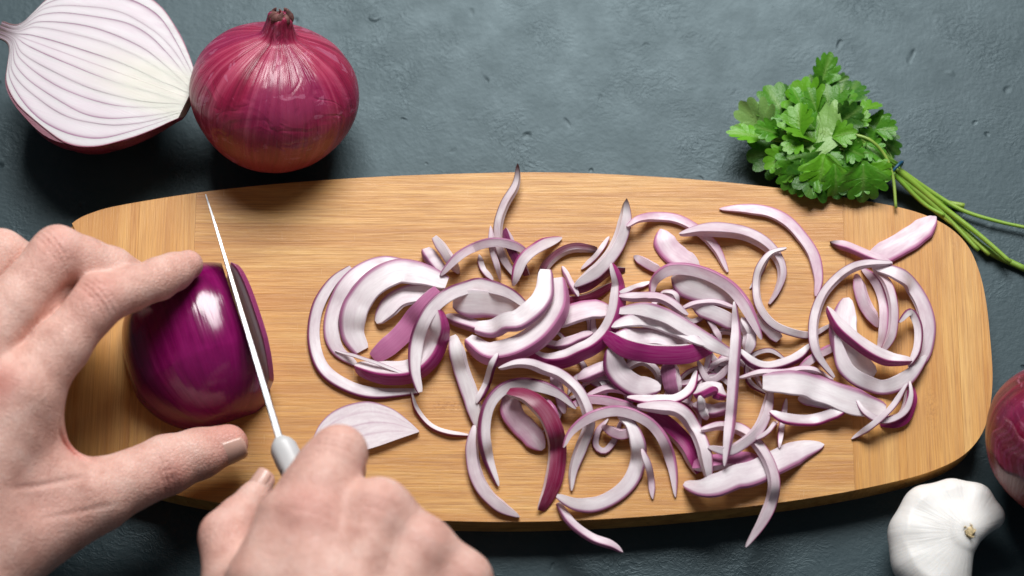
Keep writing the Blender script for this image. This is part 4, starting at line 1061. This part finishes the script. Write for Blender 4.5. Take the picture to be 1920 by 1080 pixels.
def build_left():
    h = 0.085
    lo = P(-330, 1230, 3); hi = P(500, 380, 3)
    F = Field((lo[0], lo[1], -0.6), (hi[0], hi[1], 9.4), h)
    I = [P(38, 742, 6.3), P(187, 562, 6.3), P(298, 522, 4.9), P(352, 497, 3.85)]
    M = [P(-52, 662, 6.9), P(108, 474, 6.4), P(208, 508, 5.1), P(285, 540, 3.2)]
    R = [P(-150, 600, 6.6), P(2, 478, 5.6), P(90, 520, 4.0), P(160, 570, 2.4)]
    L = [P(-230, 590, 5.8), P(-120, 500, 4.6), P(-40, 540, 3.0), P(40, 590, 1.6)]
    T = [P(10, 1010, 4.2), P(172, 932, 3.4), P(312, 872, 2.5), P(428, 832, 2.0)]
    W = P(-150, 1150, 4.8)
    F.chain([W, I[0]], [2.6, 1.55], 0.5); F.chain([W, M[0]], [2.6, 1.5], 0.9); F.chain([W, R[0]], [2.6, 1.4], 0.9); F.chain([W, L[0]], [2.4, 1.3], 0.9)
    F.chain([W, T[0], T[1]], [2.7, 2.2, 1.50], 1.2)
    F.chain([T[1], T[2]-(T[2]-T[1])*0.15, T[2], T[2]+(T[3]-T[2])*0.5, T[3]], [1.48, 1.20, 1.23, 1.06, 0.83], 0.5)
    F.chain([I[0], (I[0]+I[1])/2, I[1]-(I[1]-I[0])*0.12, I[1], I[1]+(I[2]-I[1])*0.55, I[2], I[2]+(I[3]-I[2])*0.5, I[3]], [1.46, 1.15, 1.02, 1.08, 0.91, 0.86, 0.79, 0.64], 0.45)
    F.chain([M[0], (M[0]+M[1])/2, M[1]-(M[1]-M[0])*0.12, M[1], (M[1]+M[2])/2, M[2], M[3]], [1.45, 1.16, 1.06, 1.10, 1.02, 0.98, 0.7], 0.20)
    F.chain([R[0], (R[0]+R[1])/2, R[1], R[2], R[3]], [1.4, 1.1, 1.06, 0.9, 0.7], 0.22)
    F.chain([L[0], L[1], L[2], L[3]], [1.2, 0.95, 0.85, 0.65], 0.22)
    F.chain([P(0, 655, 6.2), P(75, 575, 5.9), P(125, 530, 5.5)], [0.9, 0.75, 0.6], 0.25)   # the fingers lie together
    F.chain([P(45, 770, 5.4), P(75, 905, 4.0)], [1.45, 1.45], 0.9)           # web of the thumb
    F.chain([P(-40, 900, 6.0), I[0]+np.array([0, 0, 0.55])], [1.0, 0.95], 0.8)  # first tendon
    F.chain([P(-90, 900, 6.0), P(110, 905, 4.3)], [1.2, 1.1], 0.9)
    # skin folds over the joints
    dI = I[1]-I[0]; dI2 = I[2]-I[1]; dM = M[1]-M[0]; dT = T[3]-T[2]
    for o_, dp in ((-0.30, 0.07), (-0.10, 0.10), (0.12, 0.09), (0.34, 0.06)):
        a = dI/np.linalg.norm(dI)+dI2/np.linalg.norm(dI2); a /= np.linalg.norm(a)
        F.crease(I[1]+np.array([0, 0, 1.0])+a*o_, a+np.array([0.0, 0.25*o_, 0]), dp, 0.055, 1.05)
        a2 = dM/np.linalg.norm(dM)+np.array([0.5, 0, -0.3]); a2 /= np.linalg.norm(a2)
        F.crease(M[1]+np.array([0, 0, 1.0])+a2*o_, a2, dp, 0.06, 1.0)
    for o_, dp in ((-0.28, 0.07), (-0.08, 0.10), (0.12, 0.09), (0.30, 0.06)):
        a = dT/np.linalg.norm(dT)
        F.crease(T[2]+np.array([0.1, -0.5, 0.9])+a*o_, a+np.array([0.3*o_, 0, 0]), dp, 0.055, 0.95)
    for o_ in (-0.09, 0.08): F.crease(I[2]+np.array([0, 0, 0.8])+dI2/np.linalg.norm(dI2)*o_, dI2, 0.035, 0.05, 0.8)
    F.crease(P(135, 838, 5.0), P(180, 800, 4)-P(120, 880, 5), 0.22, 0.10, 0.9)
    F.crease(P(90, 905, 6.0), P(60, 840, 5)-P(95, 960, 5), 0.06, 0.10, 1.6)
    F.crease(P(150, 960, 5.0), P(130, 900, 5)-P(160, 1000, 5), 0.05, 0.09, 1.6)
    F.d += (0.018*np.sin(F.X*2.1+F.Y*1.3)*np.sin(F.Y*2.7-F.Z*1.1)).astype(np.float32)
    v, f = F.build()
    red = redness(v, [(I[0]+np.array([-.5, 0, 1.3]), 0.8, .85), (I[1]+np.array([0, 0, 1]), 1.1, .42), (I[3], 0.9, .35), (T[3], 1.2, .75), (T[2]+np.array([0.3, -.7, .6]), 0.9, .6), (P(133, 832, 4.6), .8, .8),
                      (M[1]+np.array([0, 0, 1]), 1.0, .35), (P(150, 760, 5), 0.8, .4), (P(60, 960, 5), 2.0, .25)])
    base = P(100, 900, 0)
    root = empty('hand', base, 'hand with spread thumb and index finger gripping the peeled purple onion', 'hand', 'hands at work')
    mesh('skin', v, f, SKIN, root, {'red': red})
    nail(root, T[3], dT, np.array([0.42, -0.72, 0.60]), 0.835, 1.25, 0.80)
build_left()
def build_right():
    h = 0.085
    lo = P(330, 1260, 6); hi = P(990, 760, 6)
    F = Field((lo[0], lo[1]-1.0, 0.2), (hi[0], hi[1]+0.5, 11.0), h)
    W = P(640, 1330, 8.2)
    I = [P(590, 972, 8.0), P(634, 852, 7.4), P(640, 880, 5.0), P(585, 905, 4.2)]
    M = [P(708, 962, 8.0), P(706, 985, 5.6), P(680, 1010, 4.0), P(640, 1030, 4.4)]
    R = [P(790, 1028, 7.4), P(784, 1045, 5.2), P(750, 1040, 3.6), P(690, 1070, 4.2)]
    L = [P(866, 1090, 6.6), P(850, 1100, 4.8), P(810, 1090, 3.4), P(760, 1110, 4.0)]
    T = [P(480, 1170, 6.4), P(440, 1090, 5.8), P(425, 1006, 5.3), P(474, 936, 5.0), P(495, 902, 4.9)]
    F.chain([W+np.array([-1.2, 0, 0]), P(508, 1095, 7.6), P(546, 980, 7.6), P(598, 885, 7.2)], [2.2, 1.75, 1.38, 1.10], 0.6); F.chain([W, P(580, 1090, 8.1), I[0]], [2.2, 1.6, 1.3], 0.9); F.chain([W, P(650, 1130, 8.2), M[0]], [2.2, 1.7, 1.20], 0.9)
    F.chain([W+np.array([0.7, 0, -.3]), P(740, 1150, 7.5), R[0]], [2.2, 1.6, 1.10], 1.2); F.chain([W+np.array([1.4, 0, -.8]), P(810, 1170, 6.6), L[0]], [2.1, 1.5, 1.05], 1.2); F.chain([I[0]+np.array([.6, 0, -.5]), M[0]+np.array([0, 0, -.4])], [1.15, 1.05], 0.8); F.chain([M[0]+np.array([0, 0, -.4]), R[0]+np.array([0, 0, -.3]), L[0]], [1.08, 1.02, 0.96], 0.9)
    F.chain([I[0], (I[0]+I[1])/2+np.array([-.1, 0, .05]), I[1], I[2], I[3]], [1.36, 1.28, 1.14, 0.95, 0.72], 0.5)
    F.chain([M[0], M[1], M[2], M[3]], [1.1, 1.0, 0.92, 0.7], 0.6)
    F.chain([R[0], R[1], R[2], R[3]], [1.05, 0.95, 0.88, 0.68], 0.6)
    F.chain([L[0], L[1], L[2], L[3]], [0.98, 0.85, 0.78, 0.6], 0.6)
    F.chain([W, T[0], T[1]], [2.0, 1.5, 1.18], 0.8)
    F.chain([T[1], T[2], (T[2]+T[3])/2, T[3], T[4]], [1.28, 1.10, 0.88, 0.62, 0.46], 0.4)
    F.chain([P(560, 1060, 6.6), P(620, 1000, 6.2)], [1.3, 1.2], 0.8)          # palm behind the handle
    for a, b, r in ((I[0], P(570, 1200, 9.0), .5), (M[0], P(640, 1200, 9.2), .45), (R[0], P(700, 1200, 8.6), .42), (L[0], P(780, 1200, 7.4), .4)):
        F.chain([a+np.array([0, 0, 0.55]), b+np.array([0, 0, 0.6])], [r, r], 0.9)   # tendons
    d = I[1]-I[0]; d /= np.linalg.norm(d)
    for o_ in (-0.22, 0.0, 0.22): F.crease(I[1]+np.array([0, 0.2, 1.0])+d*o_, d, 0.06, 0.07, 1.0)
    for p in (I[0], M[0]):
        for o_ in (-0.2, 0.0, 0.2): F.crease(p+np.array([0, 0, 1.1])+d*o_, d, 0.05, 0.08, 0.9)
    F.d += (0.02*np.sin(F.X*1.9+F.Y*1.1)*np.sin(F.Y*2.3-F.Z*1.4)).astype(np.float32)
    v, f = F.build()
    red = redness(v, [(I[0]+np.array([-0.2, .1, 1.1]), 1.3, .42), (M[0]+np.array([0, 0, .9]), 0.9, .30), (R[0]+np.array([0, 0, .9]), 0.9, .25), (L[0]+np.array([0, 0, .9]), 0.9, .25), (I[1], 1.3, .18), (T[2], 1.2, .30), (P(560, 960, 9), 1.2, .3)])
    root = empty('hand', P(620, 1060, 0), 'fist closed round the knife handle, its knuckles towards the viewer', 'hand', 'hands at work')
    mesh('skin', v, f, SKIN, root, {'red': red})
    nail(root, T[4]+np.array([-.05, -.05, 0]), T[4]-T[3], np.array([-0.25, 0.1, 0.95]), 0.47, 0.95, 0.8)
build_right()
for o in list(bpy.data.objects):
    if '_o' in o: del o['_o']
